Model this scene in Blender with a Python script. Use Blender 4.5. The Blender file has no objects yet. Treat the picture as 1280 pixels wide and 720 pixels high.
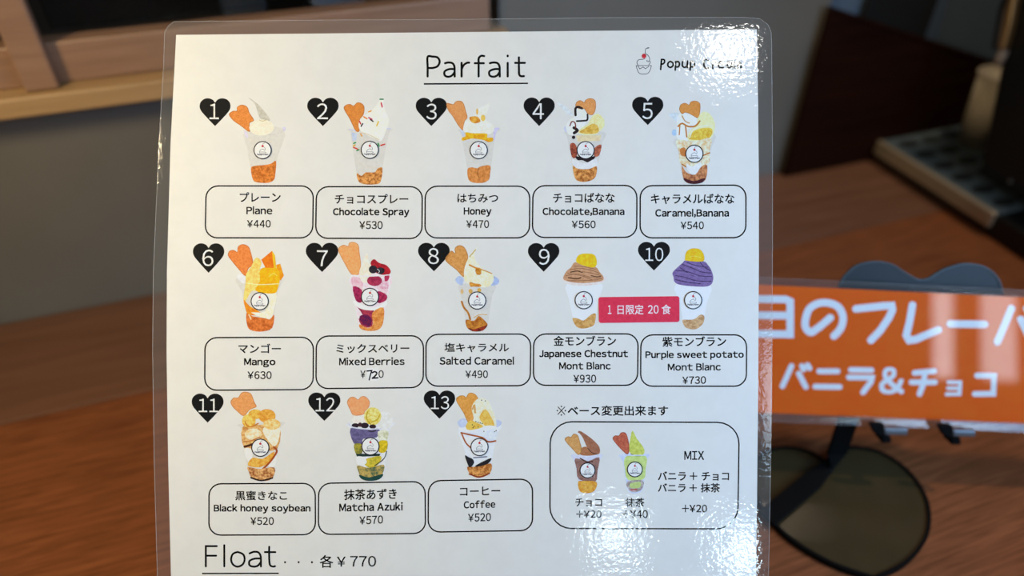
import bpy, bmesh, math, random
from mathutils import Vector, Matrix
random.seed(4)
SC = bpy.context.scene
COL = SC.collection
R_ = math.radians

# ------------------------------------------------------------------ camera
PITCH = R_(39.0)
CAM = Vector((0, 0, .326))
FPX = 900.0
DIST = .26                                   # camera to the menu sheet
FWD = Vector((0, math.cos(PITCH), -math.sin(PITCH)))
UP = Vector((0, math.sin(PITCH), math.cos(PITCH)))
RIGHT = Vector((1, 0, 0))
cd = bpy.data.cameras.new('camera')
cam = bpy.data.objects.new('camera', cd)
COL.objects.link(cam)
cam.location = CAM
cam.rotation_euler = (math.pi/2 - PITCH, 0, 0)
cd.sensor_width = 36
cd.lens = 36*FPX/1280
cd.clip_start = .01
cd.dof.use_dof = True
cd.dof.focus_distance = DIST + .002
cd.dof.aperture_fstop = 4.6
SC.camera = cam

# ------------------------------------------------------------------ exposure
SC.view_settings.view_transform = 'Standard'
SC.view_settings.look = 'None'
SC.view_settings.exposure = 0
SC.view_settings.gamma = 1
SC.view_settings.use_curve_mapping = False

# ------------------------------------------------------------------ world and lights
wd = bpy.data.worlds.new('room_ambience')
SC.world = wd
wd.use_nodes = True
bg = wd.node_tree.nodes['Background']
bg.inputs[0].default_value = (1, .94, .86, 1)
bg.inputs[1].default_value = .11


def area(name, loc, target, sx, sy, power, col):
    d = bpy.data.lights.new(name, 'AREA')
    d.shape = 'RECTANGLE'
    d.size, d.size_y = sx, sy
    d.energy = power
    d.color = col
    o = bpy.data.objects.new(name, d)
    COL.objects.link(o)
    o.location = loc
    o.rotation_euler = (Vector(target) - Vector(loc)).to_track_quat('-Z', 'Y').to_euler()
    return o


MC = (0, .19, .17)


def from_view(x, u, d):
    return CAM + RIGHT*x + UP*u + FWD*d


def mirrored(px, py, dist):
    """where a lamp hangs whose reflection in the glossy sheet is seen at that spot"""
    d = RIGHT*((px-640)/FPX) + UP*((360-py)/FPX)
    return CAM + (d + FWD)*DIST + (d - FWD).normalized()*dist


area('warm_table_lamp', from_view(-.34, .10, .03), MC, .10, .10, 1.42, (1, .81, .47))
area('side_window_daylight', from_view(.45, -.01, 0), (.13, .19, .16), .34, .30, .80, (.27, .56, 1)).data.spread = R_(84)
sp = bpy.data.lights.new('ceiling_spot_lamp', 'SPOT')
sp.energy = 22
sp.color = (1, .82, .60)
sp.spot_size = R_(40)
sp.spot_blend = .5
sp.shadow_soft_size = .05
spo = bpy.data.objects.new('ceiling_spot_lamp', sp)
COL.objects.link(spo)
spo.location = (.52, .42, 1.45)
spo.rotation_euler = (Vector((.42, .48, 0)) - spo.location).to_track_quat('-Z', 'Y').to_euler()
area('ceiling_panel_lamp', mirrored(914, 60, 1.5), (.09, .25, .22), .085, .070, 1.15, (1, 1, .93))
area('rear_window_pane_daylight', mirrored(768, 668, 2.2), MC, .10, .10, .95, (.72, .9, 1))
area('rear_window_corner_pane_daylight', mirrored(930, 692, 2.2), MC, .09, .14, 1.5, (.66, .88, 1))
area('card_margin_glint_light', (.23+2.2*.50, .24-2.2, .04+2.2*.62), (.22, .24, .04), .55, .42, 5.0, (.72, .88, 1))  # added light, placed so its reflection brightens the card's lower margin
area('rear_window_tall_pane_daylight', (1.24, -2.0, .25), (.21, .26, .09), .06, .42, .60, (.8, .9, 1))
area('rear_window_wide_pane_daylight', (1.42, -2.0, .25), (.24, .26, .09), .10, .42, .85, (.8, .9, 1))


# ------------------------------------------------------------------ small helpers
def ray(px, py):
    return RIGHT*((px-640)/FPX) + UP*((360-py)/FPX) + FWD


def at_z(px, py, z=0.0):
    d = ray(px, py)
    return CAM + d*((z-CAM.z)/d.z)


def on_plane(px, py, p0, n):
    d = ray(px, py)
    return CAM + d*((Vector(p0)-CAM).dot(n)/d.dot(n))


def lin(c):
    return tuple(((v/255)/12.92 if v/255 <= .04045 else ((v/255+.055)/1.055)**2.4) for v in c)


def empty(name, mat, label, cat, group=None, kind=None):
    o = bpy.data.objects.new(name, None)
    o.empty_display_size = .02
    COL.objects.link(o)
    o.matrix_world = mat
    o['label'] = label
    o['category'] = cat
    if group:
        o['group'] = group
    if kind:
        o['kind'] = kind
    return o


class MB:
    """collects polygons and links them as one mesh object"""
    def __init__(self):
        self.v, self.f, self.m, self.mats, self.s = [], [], [], [], []

    def mi(self, mat):
        if mat not in self.mats:
            self.mats.append(mat)
        return self.mats.index(mat)

    def face(self, pts, mat, smooth=False):
        b = len(self.v)
        self.v += [tuple(p) for p in pts]
        self.f.append(list(range(b, b+len(pts))))
        self.m.append(self.mi(mat))
        self.s.append(smooth)

    def raw(self, verts, faces, mat, smooth=False):
        b = len(self.v)
        self.v += [tuple(p) for p in verts]
        k = self.mi(mat)
        for f in faces:
            self.f.append([b+i for i in f])
            self.m.append(k)
            self.s.append(smooth)

    def prism(self, pts, off, mat):
        """solid from an outline swept by the vector off"""
        n = len(pts)
        a = [Vector(p) for p in pts]
        c = [p+Vector(off) for p in a]
        fs = [list(range(n))[::-1], list(range(n, 2*n))] + [[i, (i+1) % n, n+(i+1) % n, n+i] for i in range(n)]
        self.raw(a+c, fs, mat)

    def box(self, lo, hi, mat):
        x0, y0, z0 = lo
        x1, y1, z1 = hi
        self.prism([(x0, y0, z0), (x1, y0, z0), (x1, y1, z0), (x0, y1, z0)], (0, 0, z1-z0), mat)

    def build(self, name, parent=None, bevel=0, seg=2, label=None, fix=False):
        me = bpy.data.meshes.new(name)
        me.from_pydata(self.v, [], self.f)
        for m in self.mats:
            me.materials.append(m)
        me.polygons.foreach_set('material_index', self.m)
        me.polygons.foreach_set('use_smooth', self.s)
        me.update()
        if fix:
            bm = bmesh.new()
            bm.from_mesh(me)
            bmesh.ops.remove_doubles(bm, verts=bm.verts, dist=1e-6)
            bmesh.ops.recalc_face_normals(bm, faces=bm.faces)
            bm.to_mesh(me)
            bm.free()
        o = bpy.data.objects.new(name, me)
        COL.objects.link(o)
        if parent:
            o.parent = parent
        if bevel:
            md = o.modifiers.new('bevel', 'BEVEL')
            md.width = bevel
            md.segments = seg
            md.limit_method = 'ANGLE'
        if label:
            o['label'] = label
        return o


def catmull(pts, closed=True, k=4):
    n = len(pts)
    out = []
    rng = n if closed else n-1
    for i in range(rng):
        if closed:
            p0, p1, p2, p3 = (pts[(i+j-1) % n] for j in range(4))
        else:
            p0, p1, p2, p3 = pts[max(i-1, 0)], pts[i], pts[i+1], pts[min(i+2, n-1)]
        for j in range(k):
            t = j/k
            out.append(tuple(.5*((2*b) + (c-a)*t + (2*a-5*b+4*c-d)*t*t + (3*b-a-3*c+d)*t**3)
                             for a, b, c, d in zip(p0, p1, p2, p3)))
    if not closed:
        out.append(tuple(pts[-1]))
    return out


def ribbon(pts, w, closed=False, cap=True):
    """2D polyline -> list of quads/fans (2D) of a stroke of width w with mitred joints"""
    n = len(pts)
    P = [Vector(p) for p in pts]
    L, Rr = [], []
    for i in range(n):
        if closed:
            a, b = P[i]-P[i-1], P[(i+1) % n]-P[i]
        else:
            a = P[i]-P[i-1] if i else P[1]-P[0]
            b = P[i+1]-P[i] if i < n-1 else a
        a, b = a.normalized(), b.normalized()
        t = a+b
        t = t.normalized() if t.length > 1e-6 else a
        nrm = Vector((-t.y, t.x))
        s = 1/max(.45, nrm.dot(Vector((-a.y, a.x))))
        L.append(P[i]+nrm*(w/2*s))
        Rr.append(P[i]-nrm*(w/2*s))
    polys = []
    for i in range(n if closed else n-1):
        j = (i+1) % n
        polys.append([L[i], Rr[i], Rr[j], L[j]])
    if cap and not closed:
        for (c, l, sgn) in ((P[0], L[0], 1), (P[-1], Rr[-1], 1)):
            a0 = math.atan2(l.y-c.y, l.x-c.x)
            polys.append([c+Vector((math.cos(a0+sgn*math.pi*i/8), math.sin(a0+sgn*math.pi*i/8)))*(w/2) for i in range(9)])
    return polys


# ------------------------------------------------------------------ materials
def newmat(name):
    m = bpy.data.materials.new(name)
    m.use_nodes = True
    return m, m.node_tree, m.node_tree.nodes['Principled BSDF']


def add(nt, typ, **kw):
    n = nt.nodes.new(typ)
    for k, v in kw.items():
        setattr(n, k, v)
    return n


FILM_BUMP = bpy.data.node_groups.new('laminate_dimples', 'ShaderNodeTree')
FILM_BUMP.interface.new_socket('Normal', in_out='OUTPUT', socket_type='NodeSocketVector')
_o = add(FILM_BUMP, 'NodeGroupOutput')
_tc = add(FILM_BUMP, 'ShaderNodeTexCoord')
_n1 = add(FILM_BUMP, 'ShaderNodeTexNoise')
_n1.inputs['Scale'].default_value = 600
_n1.inputs['Detail'].default_value = 2.5
_n2 = add(FILM_BUMP, 'ShaderNodeTexNoise')
_n2.inputs['Scale'].default_value = 45
_mx = add(FILM_BUMP, 'ShaderNodeMath', operation='MULTIPLY_ADD')
_mx.inputs[1].default_value = .8
_b = add(FILM_BUMP, 'ShaderNodeBump')
_b.inputs['Strength'].default_value = 1
_b.inputs['Distance'].default_value = .000062
for _n in (_n1, _n2):
    FILM_BUMP.links.new(_tc.outputs['Object'], _n.inputs['Vector'])
FILM_BUMP.links.new(_n2.outputs[0], _mx.inputs[0])
FILM_BUMP.links.new(_n1.outputs[0], _mx.inputs[2])
FILM_BUMP.links.new(_mx.outputs[0], _b.inputs['Height'])
FILM_BUMP.links.new(_b.outputs[0], _o.inputs[0])


def laminate(nt, bs, dimples=True):
    g = add(nt, 'ShaderNodeGroup')
    g.node_tree = FILM_BUMP
    bs.inputs['Coat Weight'].default_value = 1
    bs.inputs['Coat Roughness'].default_value = .03
    bs.inputs['Coat IOR'].default_value = 1.5
    if dimples:
        nt.links.new(g.outputs[0], bs.inputs['Coat Normal'])


PAPER_LOOK = lin((224, 222, 217))[1]
PRINTS = {}


def ink(c, c2=None, scale=900, gain=1.13, dimples=True):
    """printed colour under the laminate; c as it reads on the sheet, c2 mottles it"""
    key = (c, c2, scale, gain, dimples)
    if key in PRINTS:
        return PRINTS[key]
    m, nt, bs = newmat('print_%d_%d_%d' % c)
    f = gain*.80/PAPER_LOOK
    conv = lambda q: tuple(min(.88, v*f) for v in lin(q)) + (1,)
    if c2 is None:
        c2 = tuple(int(v*.93) for v in c)
    n = add(nt, 'ShaderNodeTexNoise')
    n.inputs['Scale'].default_value = scale
    n.inputs['Detail'].default_value = 4
    n.inputs['Roughness'].default_value = .65
    t = add(nt, 'ShaderNodeTexCoord')
    nt.links.new(t.outputs['Object'], n.inputs['Vector'])
    r = add(nt, 'ShaderNodeValToRGB')
    r.color_ramp.elements[0].position = .38
    r.color_ramp.elements[1].position = .6
    r.color_ramp.elements[0].color = conv(c2)
    r.color_ramp.elements[1].color = conv(c)
    nt.links.new(n.outputs[0], r.inputs[0])
    nt.links.new(r.outputs[0], bs.inputs['Base Color'])
    bs.inputs['Roughness'].default_value = .55
    bs.inputs['Specular IOR Level'].default_value = .1
    laminate(nt, bs, dimples)
    PRINTS[key] = m
    return m


def plain(name, c, rough=.5, metal=0, spec=.5, c2=None, scale=60, coat=0):
    m, nt, bs = newmat(name)
    n = add(nt, 'ShaderNodeTexNoise')
    n.inputs['Scale'].default_value = scale
    n.inputs['Detail'].default_value = 4
    t = add(nt, 'ShaderNodeTexCoord')
    nt.links.new(t.outputs['Object'], n.inputs['Vector'])
    r = add(nt, 'ShaderNodeValToRGB')
    r.color_ramp.elements[0].position = .3
    r.color_ramp.elements[1].position = .7
    r.color_ramp.elements[0].color = (c2 or tuple(v*.85 for v in c)) + (1,)
    r.color_ramp.elements[1].color = c + (1,)
    nt.links.new(n.outputs[0], r.inputs[0])
    nt.links.new(r.outputs[0], bs.inputs['Base Color'])
    bs.inputs['Roughness'].default_value = rough
    bs.inputs['Metallic'].default_value = metal
    bs.inputs['Specular IOR Level'].default_value = spec
    bs.inputs['Coat Weight'].default_value = coat
    return m


def wood(name, c1, c2, ang, rough=.35, stretch=14, scale=9, spec=.5):
    m, nt, bs = newmat(name)
    t = add(nt, 'ShaderNodeTexCoord')
    mp = add(nt, 'ShaderNodeMapping')
    mp.inputs['Rotation'].default_value = (0, 0, -ang)
    mp2 = add(nt, 'ShaderNodeMapping')
    mp2.inputs['Scale'].default_value = (1, stretch, stretch)
    n = add(nt, 'ShaderNodeTexNoise')
    n.inputs['Scale'].default_value = scale
    n.inputs['Detail'].default_value = 7
    n.inputs['Roughness'].default_value = .62
    n.inputs['Distortion'].default_value = .5
    r = add(nt, 'ShaderNodeValToRGB')
    r.color_ramp.elements[0].position = .36
    r.color_ramp.elements[1].position = .66
    r.color_ramp.elements[0].color = c1 + (1,)
    r.color_ramp.elements[1].color = c2 + (1,)
    nt.links.new(t.outputs['Object'], mp.inputs[0])
    nt.links.new(mp.outputs[0], mp2.inputs[0])
    nt.links.new(mp2.outputs[0], n.inputs['Vector'])
    nt.links.new(n.outputs[0], r.inputs[0])
    nt.links.new(r.outputs[0], bs.inputs['Base Color'])
    bs.inputs['Roughness'].default_value = rough
    bs.inputs['Specular IOR Level'].default_value = spec
    return m


def film(name, tint=(.93, .93, .93), haze=.055):
    """clear laminate: lets the view through, mirrors a little, faintly milky"""
    m, nt, bs = newmat(name)
    nt.nodes.remove(bs)
    out = nt.nodes['Material Output']
    tr = add(nt, 'ShaderNodeBsdfTransparent')
    tr.inputs[0].default_value = tint + (1,)
    gl = add(nt, 'ShaderNodeBsdfGlossy')
    gl.inputs['Roughness'].default_value = .06
    df = add(nt, 'ShaderNodeBsdfDiffuse')
    df.inputs[0].default_value = (.8, .8, .8, 1)
    g = add(nt, 'ShaderNodeGroup')
    g.node_tree = FILM_BUMP
    fr = add(nt, 'ShaderNodeFresnel')
    fr.inputs[0].default_value = 1.6
    m1 = add(nt, 'ShaderNodeMixShader')
    m1.inputs[0].default_value = haze
    m2 = add(nt, 'ShaderNodeMixShader')
    nt.links.new(g.outputs[0], gl.inputs['Normal'])
    nt.links.new(g.outputs[0], fr.inputs['Normal'])
    nt.links.new(tr.outputs[0], m1.inputs[1])
    nt.links.new(df.outputs[0], m1.inputs[2])
    nt.links.new(fr.outputs[0], m2.inputs[0])
    nt.links.new(m1.outputs[0], m2.inputs[1])
    nt.links.new(gl.outputs[0], m2.inputs[2])
    nt.links.new(m2.outputs[0], out.inputs[0])
    return m


M_FILM = film('clear_laminate_film')
M_EDGE = film('cut_edge_of_laminate', (.9, .9, .9), .28)
M_PAPER = ink((224, 222, 217), (221, 219, 214), 90, 1)
M_BLACK = ink((9, 12, 15), (7, 9, 11))
M_TEXT = ink((6, 7, 9), (5, 6, 7))

# ------------------------------------------------------------------ the setting: table, wall, window
WA = math.atan(.35)                                   # the wall runs at this angle to the sheet
WD = Vector((math.cos(WA), math.sin(WA), 0))           # along the wall
WN = Vector((math.sin(WA), -math.cos(WA), 0))          # out of the wall, to the viewer
W0 = Vector((0, .486, 0))
WM = Matrix((( WD.x, -WN.x, 0, W0.x), (WD.y, -WN.y, 0, W0.y), (0, 0, 1, 0), (0, 0, 0, 1)))  # local x along, y into the wall
WI = WM.inverted()


def wall_pt(px, py, off=0.0):
    """where the sight line meets the plane off metres in front of the wall, in wall coordinates"""
    return WI @ on_plane(px, py, W0+WN*off, WN)


def wthing(name, label, cat, loc=(0, 0, 0), kind=None):
    return empty(name, WM @ Matrix.Translation(loc), label, cat, kind=kind)


def structure(o):
    o['kind'] = 'structure'
    o.matrix_world = WM
    return o


M_TABLE = wood('dark_red_brown_table_wood', (.150, .046, .016), (.305, .098, .036), 0, .5, 20, 26, .12)
M_REAR = wood('satin_brown_wood', (.150, .064, .034), (.205, .092, .052), 0, .38, 14, 10, .35)  # some of the board's sheen is put into the wood colour
M_WALL = plain('grey_painted_plaster', (.185, .168, .142), .85, spec=.15, c2=(.165, .149, .125), scale=14)
M_WALLB = plain('blue_lit_wall_tone', (.13, .18, .25), .8, spec=.2, scale=10)  # cool light on this stretch of wall is put into its colour
M_PINE = wood('pale_pine', (.27, .145, .085), (.36, .20, .12), 0, .42, 20, 12)
M_SILL = wood('honey_pine', (.42, .25, .11), (.52, .32, .15), 0, .4, 20, 12)
M_DARKPOST = plain('charcoal_paint', (.012, .012, .012), .7, spec=.2)

t = wthing('wooden_table', 'dark reddish-brown wooden table that everything stands on', 'table', (0, 0, 0))
b = MB()
b.box((-.75, -.85, -.03), (.85, -.0995, 0), M_TABLE)
b.build('tabletop', t, .0012)
b = MB()
b.box((-.75, -.099, -.03), (.85, -.001, .0002), M_REAR)
b.build('rear_board', t, .0012)

# wall with the window opening
sx1 = wall_pt(609, 10).x                    # right end of the window frame
b = MB()
b.box((-1.2, 0, -.4), (sx1+.008, .05, .149), M_WALL)
b.box((sx1+.008, 0, -.4), (.262, .05, .62), M_WALL)
b.box((-1.2, 0, .42), (sx1+.008, .05, .62), M_WALL)
structure(b.build('wall_back'))
b = MB()
b.box((.262, .004, -.4), (1.0, .05, .62), M_WALLB)
structure(b.build('wall_right'))
b = MB()
xa, xb = wall_pt(1078, 15).x, wall_pt(1160, 20, -.002).x
b.prism([(xa, 0, -.4), (xb, 0, -.4), (xb, 0, .60), (xa, 0, .60)], (0, -.003, 0), M_DARKPOST)
structure(b.build('trim_1', bevel=.001))

# window: sill, frame, glass
w1 = wthing('window_1', 'pale wooden window frame with dark glass above the grey wall', 'window', (-.2, 0, .149), 'structure')


def wl(p):
    return (p[0]+.2, p[1], p[2]-.149)


zs0 = wall_pt(100, 139, .02).z
zs1 = wall_pt(100, 113, .02).z
ro = -(WI @ at_z(100, 102, zs1)).y              # how far the rail stands out from the wall
zr = wall_pt(100, 49, ro).z
b = MB()
b.box(wl((-.9, -.020, zs0)), wl((sx1+.012, .02, zs1)), M_SILL)
b.build('window_sill', w1, .0015)
b = MB()
b.box(wl((-.9, -ro, zs1+.0002)), wl((sx1, .014-ro, zr)), M_PINE)
b.build('bottom_rail', w1, .0015)
b = MB()
b.box(wl((sx1-.022, -ro, zr+.0002)), wl((sx1, .032, .42)), M_PINE)
b.build('side_stile', w1, .0015)
mo = min(.019, ro+.008)
ml = wall_pt(28, 108, mo).x
mr = wall_pt(68, 94, mo).x
b = MB()
b.box(wl((ml, -mo, zs1+.0003)), wl((mr, -ro-.0002, .42)), M_PINE)
b.build('mullion', w1, .0015)
gm, nt, bs = newmat('dark_window_glass')
bs.inputs['Base Color'].default_value = (.8, .82, .85, 1)
bs.inputs['Transmission Weight'].default_value = 1
bs.inputs['IOR'].default_value = 1.1
bs.inputs['Roughness'].default_value = .02
b = MB()
b.box(wl((mr, .016, zr+.0004)), wl((sx1-.022, .018, .42)), gm)
b.build('pane', w1)
b = MB()
b.box(wl((-.9, .016, zr+.0004)), wl((ml, .018, .42)), gm)
b.build('pane', w1)

# the dark space behind the glass: a back wall and a ledge with a few bins
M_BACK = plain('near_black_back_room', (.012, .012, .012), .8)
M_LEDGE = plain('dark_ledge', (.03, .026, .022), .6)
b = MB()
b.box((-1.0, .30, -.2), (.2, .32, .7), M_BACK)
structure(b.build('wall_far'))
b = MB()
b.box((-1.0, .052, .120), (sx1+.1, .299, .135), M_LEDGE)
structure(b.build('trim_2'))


def bin_(px0, px1, h, depth_y, col, label):
    """storage bin on the ledge behind the glass, between two sight lines"""
    x0 = wall_pt(px0, 12, -depth_y).x
    x1 = wall_pt(px1, 12, -depth_y).x
    t = wthing('storage_bin', label, 'bin', ((x0+x1)/2, depth_y+.04, .1352))
    t['group'] = 'storage bins behind the window'
    w = (x1-x0)/2
    b = MB()
    q = [(-w*.92, -.036, 0), (w*.92, -.036, 0), (w*.92, .036, 0), (-w*.92, .036, 0)]
    r = [(-w, -.04, h), (w, -.04, h), (w, .04, h), (-w, .04, h)]
    b.raw(q+r, [[3, 2, 1, 0], [4, 5, 6, 7]] + [[i, (i+1) % 4, 4+(i+1) % 4, 4+i] for i in range(4)], plain('bin_plastic', col, .5))
    b.build('body', t, .002)
    b = MB()
    b.box((-w*1.04, -.042, h+.0003), (w*1.04, .042, h+.008), plain('bin_lid_plastic', tuple(v*1.15 for v in col), .45))
    b.build('lid', t, .0015)


bin_(275, 335, .052, .075, (.055, .055, .055), 'dark grey storage bin behind the window glass, left of the pale one')
bin_(390, 460, .060, .080, (.16, .19, .24), 'pale blue-grey storage bin behind the window glass')
bin_(478, 590, .046, .085, (.15, .15, .17), 'low wide grey storage bin behind the right end of the window')

# dark wooden panel standing at the back of the table on the right
pe = wall_pt(985, 211, .012)
pm = WM @ Matrix.Translation((pe.x, -.012, 0))
pb = pm.translation
pi_ = pm.inverted()
t = empty('wood_divider', pm, 'dark brown wooden panel with sloping top standing behind the coffee machine', 'panel')
nn = (pm.to_3x3() @ Vector((0, -1, 0)))
tl = pi_ @ on_plane(1040, 15, pb, nn)
tr_ = pi_ @ on_plane(1252, 84, pb, nn)
sl = (tr_.z-tl.z)/(tr_.x-tl.x)
M_PANEL = wood('dark_mahogany', (.013, .0032, .0014), (.024, .006, .0026), 0, .6, 12, 10, .08)
b = MB()
b.prism([(tl.x*0, 0, .0003), (.32, 0, .0003), (.32, 0, tl.z+sl*.32), (tl.x, 0, tl.z)], (0, .006, 0), M_PANEL)
b.build('board', t, .0008)
b = MB()
b.prism([(tl.x, -.0006, tl.z+.0002), (.32, -.0006, tl.z+sl*.32+.0002), (.32, -.0006, tl.z+sl*.32+.003), (tl.x, -.0006, tl.z+.003)], (0, .0072, 0), M_PANEL)
b.build('top_edge_strip', t, .0006)

# ------------------------------------------------------------------ the laminated menu
MBASE = CAM + FWD*DIST + UP*((360-1083)/FPX*DIST)
MENU = Matrix(((1, UP.x, -FWD.x, MBASE.x), (0, UP.y, -FWD.y, MBASE.y), (0, UP.z, -FWD.z, MBASE.z+.0003), (0, 0, 0, 1)))
menu = empty('laminated_menu', MENU, 'large white laminated parfait menu with thirteen numbered dessert pictures, leaning in the centre', 'menu')
PX = DIST/FPX


def M(px, py, z=0.0):
    return ((px-640)*PX, (1083-py)*PX, z)


Z0 = .0003                                              # paper face
LAY = .000007


def zl(k):
    return Z0 + LAY*k


# paper outline and film outline, a sheet trimmed by hand
PL = [(221, 45), (214, 180), (209.5, 340), (209, 440), (211, 576), (214.5, 720), (216, 900), (217, 1068)]
PR = [(945.5, 38), (947, 130), (948, 225), (948, 330), (947, 500), (945.5, 640), (944.5, 720), (943, 900), (942, 1068)]
b = MB()
out = PL + PR[::-1]
b.prism([M(x, y, 0) for x, y in out], (0, 0, Z0), M_PAPER)
b.build('paper_sheet', menu, fix=True)


def film_ring(outer, inner, bend, name, parent, conv, power=2):
    """margin of the pouch: ring between the paper edge and the cut edge, its rim curled back by bend"""
    n = len(outer)
    b = MB()
    K = 5
    rows = []
    for k in range(K+1):
        f = (0, .3, .6, .85, .955, 1)[k]
        rows.append([conv(ix+(ox-ix)*f, iy+(oy-iy)*f, .00028 + bend(ox, oy)*f**power) for (ix, iy), (ox, oy) in zip(inner, outer)])
    vs = [p for r in rows for p in r]
    fs = [[k*n+i, k*n+(i+1) % n, (k+1)*n+(i+1) % n, (k+1)*n+i] for k in range(K) for i in range(n)]
    b.raw(vs, fs[:(K-1)*n], M_FILM, True)
    b.raw(vs, fs[(K-1)*n:], M_EDGE, True)
    # the cut edge: a hair-thin rim round the outside
    e0 = rows[-1]
    e1 = [(x, y, z-.00028) for x, y, z in e0]
    b.raw(list(e0)+e1, [[i, (i+1) % n, n+(i+1) % n, n+i] for i in range(n)], M_EDGE, True)
    return b.build(name, parent)


def dense(pts, step=14):
    o = []
    for (a, c) in zip(pts, pts[1:]+pts[:1]):
        d = math.hypot(c[0]-a[0], c[1]-a[1])
        m = max(1, int(d/step))
        o += [(a[0]+(c[0]-a[0])*i/m, a[1]+(c[1]-a[1])*i/m) for i in range(m)]
    return o


FO = [(206, 42), (205, 80), (199, 180), (192, 340), (191, 440), (193, 576), (197, 720), (199, 900), (200, 1071), (205, 1080), (214, 1083),
      (945, 1083), (955, 1080), (959, 1071), (959, 900), (960.5, 720), (962, 650), (964.5, 500), (965.5, 300), (965.5, 180), (964.5, 60), (964, 42),
      (960, 32), (950, 24.5), (930, 22.5), (760, 23), (590, 25), (400, 26), (218, 28), (211, 33)]


def inner_of(p):
    """nearest point of the paper edge, tucked a hair under it"""
    best, bp = 1e9, None
    for (a, c) in zip(out, out[1:]+out[:1]):
        ax, ay, cx, cy = *a, *c
        L2 = (cx-ax)**2+(cy-ay)**2
        tt = max(0, min(1, ((p[0]-ax)*(cx-ax)+(p[1]-ay)*(cy-ay))/L2))
        q = (ax+(cx-ax)*tt, ay+(cy-ay)*tt)
        d = math.hypot(q[0]-p[0], q[1]-p[1])
        if d < best:
            best, bp = d, q
    return bp


fo = dense(FO)
fi = [inner_of(p) for p in fo]


def menu_bend(x, y):
    return -.0001


film_ring(fo, fi, menu_bend, 'laminate_margin', menu, M)

# ------------------------------------------------------------------ lettering
GLYPH = {}
FULLW = {c: chr(ord(c)+0xFEE0) for c in map(chr, range(33, 127))}
FULLW['\u00a5'] = '\uffe5'


def glyph(ch):
    if ch not in GLYPH:
        cu = bpy.data.curves.new('glyph', 'FONT')
        cu.body = ch
        cu.size = 1
        cu.resolution_u = 3
        o = bpy.data.objects.new('glyph', cu)
        me = bpy.data.meshes.new_from_object(o)
        vs = [(v.co.x, v.co.y) for v in me.vertices]
        fs = [list(p.vertices) for p in me.polygons]
        bpy.data.objects.remove(o)
        bpy.data.curves.remove(cu)
        bpy.data.meshes.remove(me)
        GLYPH[ch] = (vs, fs)
    return GLYPH[ch]


def letter(ch):
    if ch == 'l':                                         # a plain upright bar as tall as the h
        hv = glyph(FULLW['h'])[0]
        y0, y1 = min(v[1] for v in hv), max(v[1] for v in hv)
        return [(0, y0), (.084, y0), (.084, y1), (0, y1)], [[0, 1, 2, 3]]
    return glyph(FULLW.get(ch, ch))


def layout(s, gap=.10, space=.3):
    """glyph outlines of a line, Latin letters set proportionally, kana and kanji on the em square"""
    V, F = [], []
    pen = 0.0
    for ch in s:
        if ch == ' ':
            pen += space
            continue
        latin = ch in FULLW
        vs, fs = letter(ch)
        x0 = min(v[0] for v in vs)
        x1 = max(v[0] for v in vs)
        off = pen-x0 if latin else pen
        n = len(V)
        V += [(x+off, y) for x, y in vs]
        F += [[n+i for i in f] for f in fs]
        pen += (x1-x0+gap) if latin else 1.0
    return V, F


def text(b, s, box, k, mat, conv=M, bold=.012, gap=.10, slope=0.0):
    """sets a line so that its ink fills box = (x0, y0, x1, y1); printed twice or more a hair apart for weight"""
    V, F = layout(s, gap)
    x0, x1 = min(v[0] for v in V), max(v[0] for v in V)
    y0, y1 = min(v[1] for v in V), max(v[1] for v in V)
    X0, Y0, X1, Y1 = box
    e = bold*(Y1-Y0)
    z = zl(k)
    for n_, (dx, dy) in enumerate(((-e, -e), (e, -e), (e, e), (-e, e)) if bold else ((0, 0),)):
        pts = []
        for x, y in V:
            u = (x-x0)/(x1-x0)
            pts.append(conv(X0+e+(X1-X0-2*e)*u+dx, Y1-e+(Y0-Y1+2*e)*(y-y0)/(y1-y0)+slope*(u-.5)+dy, z+n_*1.2e-6))
        b.raw(pts, F, mat)


def line_text(name, s, box, parent, k=2, mat=None, **kw):
    b = MB()
    text(b, s, box, k, mat or M_TEXT, **kw)
    return b.build(name, parent)


def strokes(b, lst, w, k, mat, conv=M, smooth=True):
    for n_, st in enumerate(lst):
        pts = catmull(st, False, 5) if (smooth and len(st) > 2) else st
        for q in ribbon(pts, w):
            b.face([conv(p[0], p[1], zl(k)+n_*1.5e-6) for p in q], mat)


# title: drawn with a round pen
def sc8(lst, ox, oy, s):
    return [[(ox+x/s, oy+y/s) for x, y in st] for st in lst]


b = MB()
PARFAIT = [[(118, 335), (118, 240), (118, 140), (165, 137), (215, 145), (238, 185), (218, 232), (170, 250), (122, 250)],
           [(292, 203), (325, 196), (365, 203), (385, 235), (387, 290), (388, 335)], [(384, 262), (335, 262), (288, 285), (290, 325), (325, 338), (362, 325), (384, 295)],
           [(457, 200), (457, 335)], [(458, 262), (478, 222), (510, 200), (532, 198)],
           [(682, 132), (650, 130), (628, 155), (627, 200), (627, 335)], [(590, 203), (678, 203)],
           [(740, 203), (775, 196), (815, 203), (835, 235), (837, 290), (838, 335)], [(834, 262), (785, 262), (735, 285), (738, 325), (775, 338), (812, 325), (834, 295)],
           [(917, 200), (917, 335)], [(917, 128), (917, 133)],
           [(1029, 145), (1029, 250), (1032, 315), (1052, 333), (1078, 332)], [(992, 200), (1088, 200)]]
strokes(b, sc8(PARFAIT, 520, 55, 8), 22/8, 2, M_TEXT)
b.build('parfait_heading', menu)
b = MB()
b.face([M(530, 107.2, zl(2)), M(660, 106.4, zl(2)), M(660, 104.6, zl(2)), M(530, 105.2, zl(2))], M_TEXT)
b.build('heading_underline', menu)
b = MB()
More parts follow.
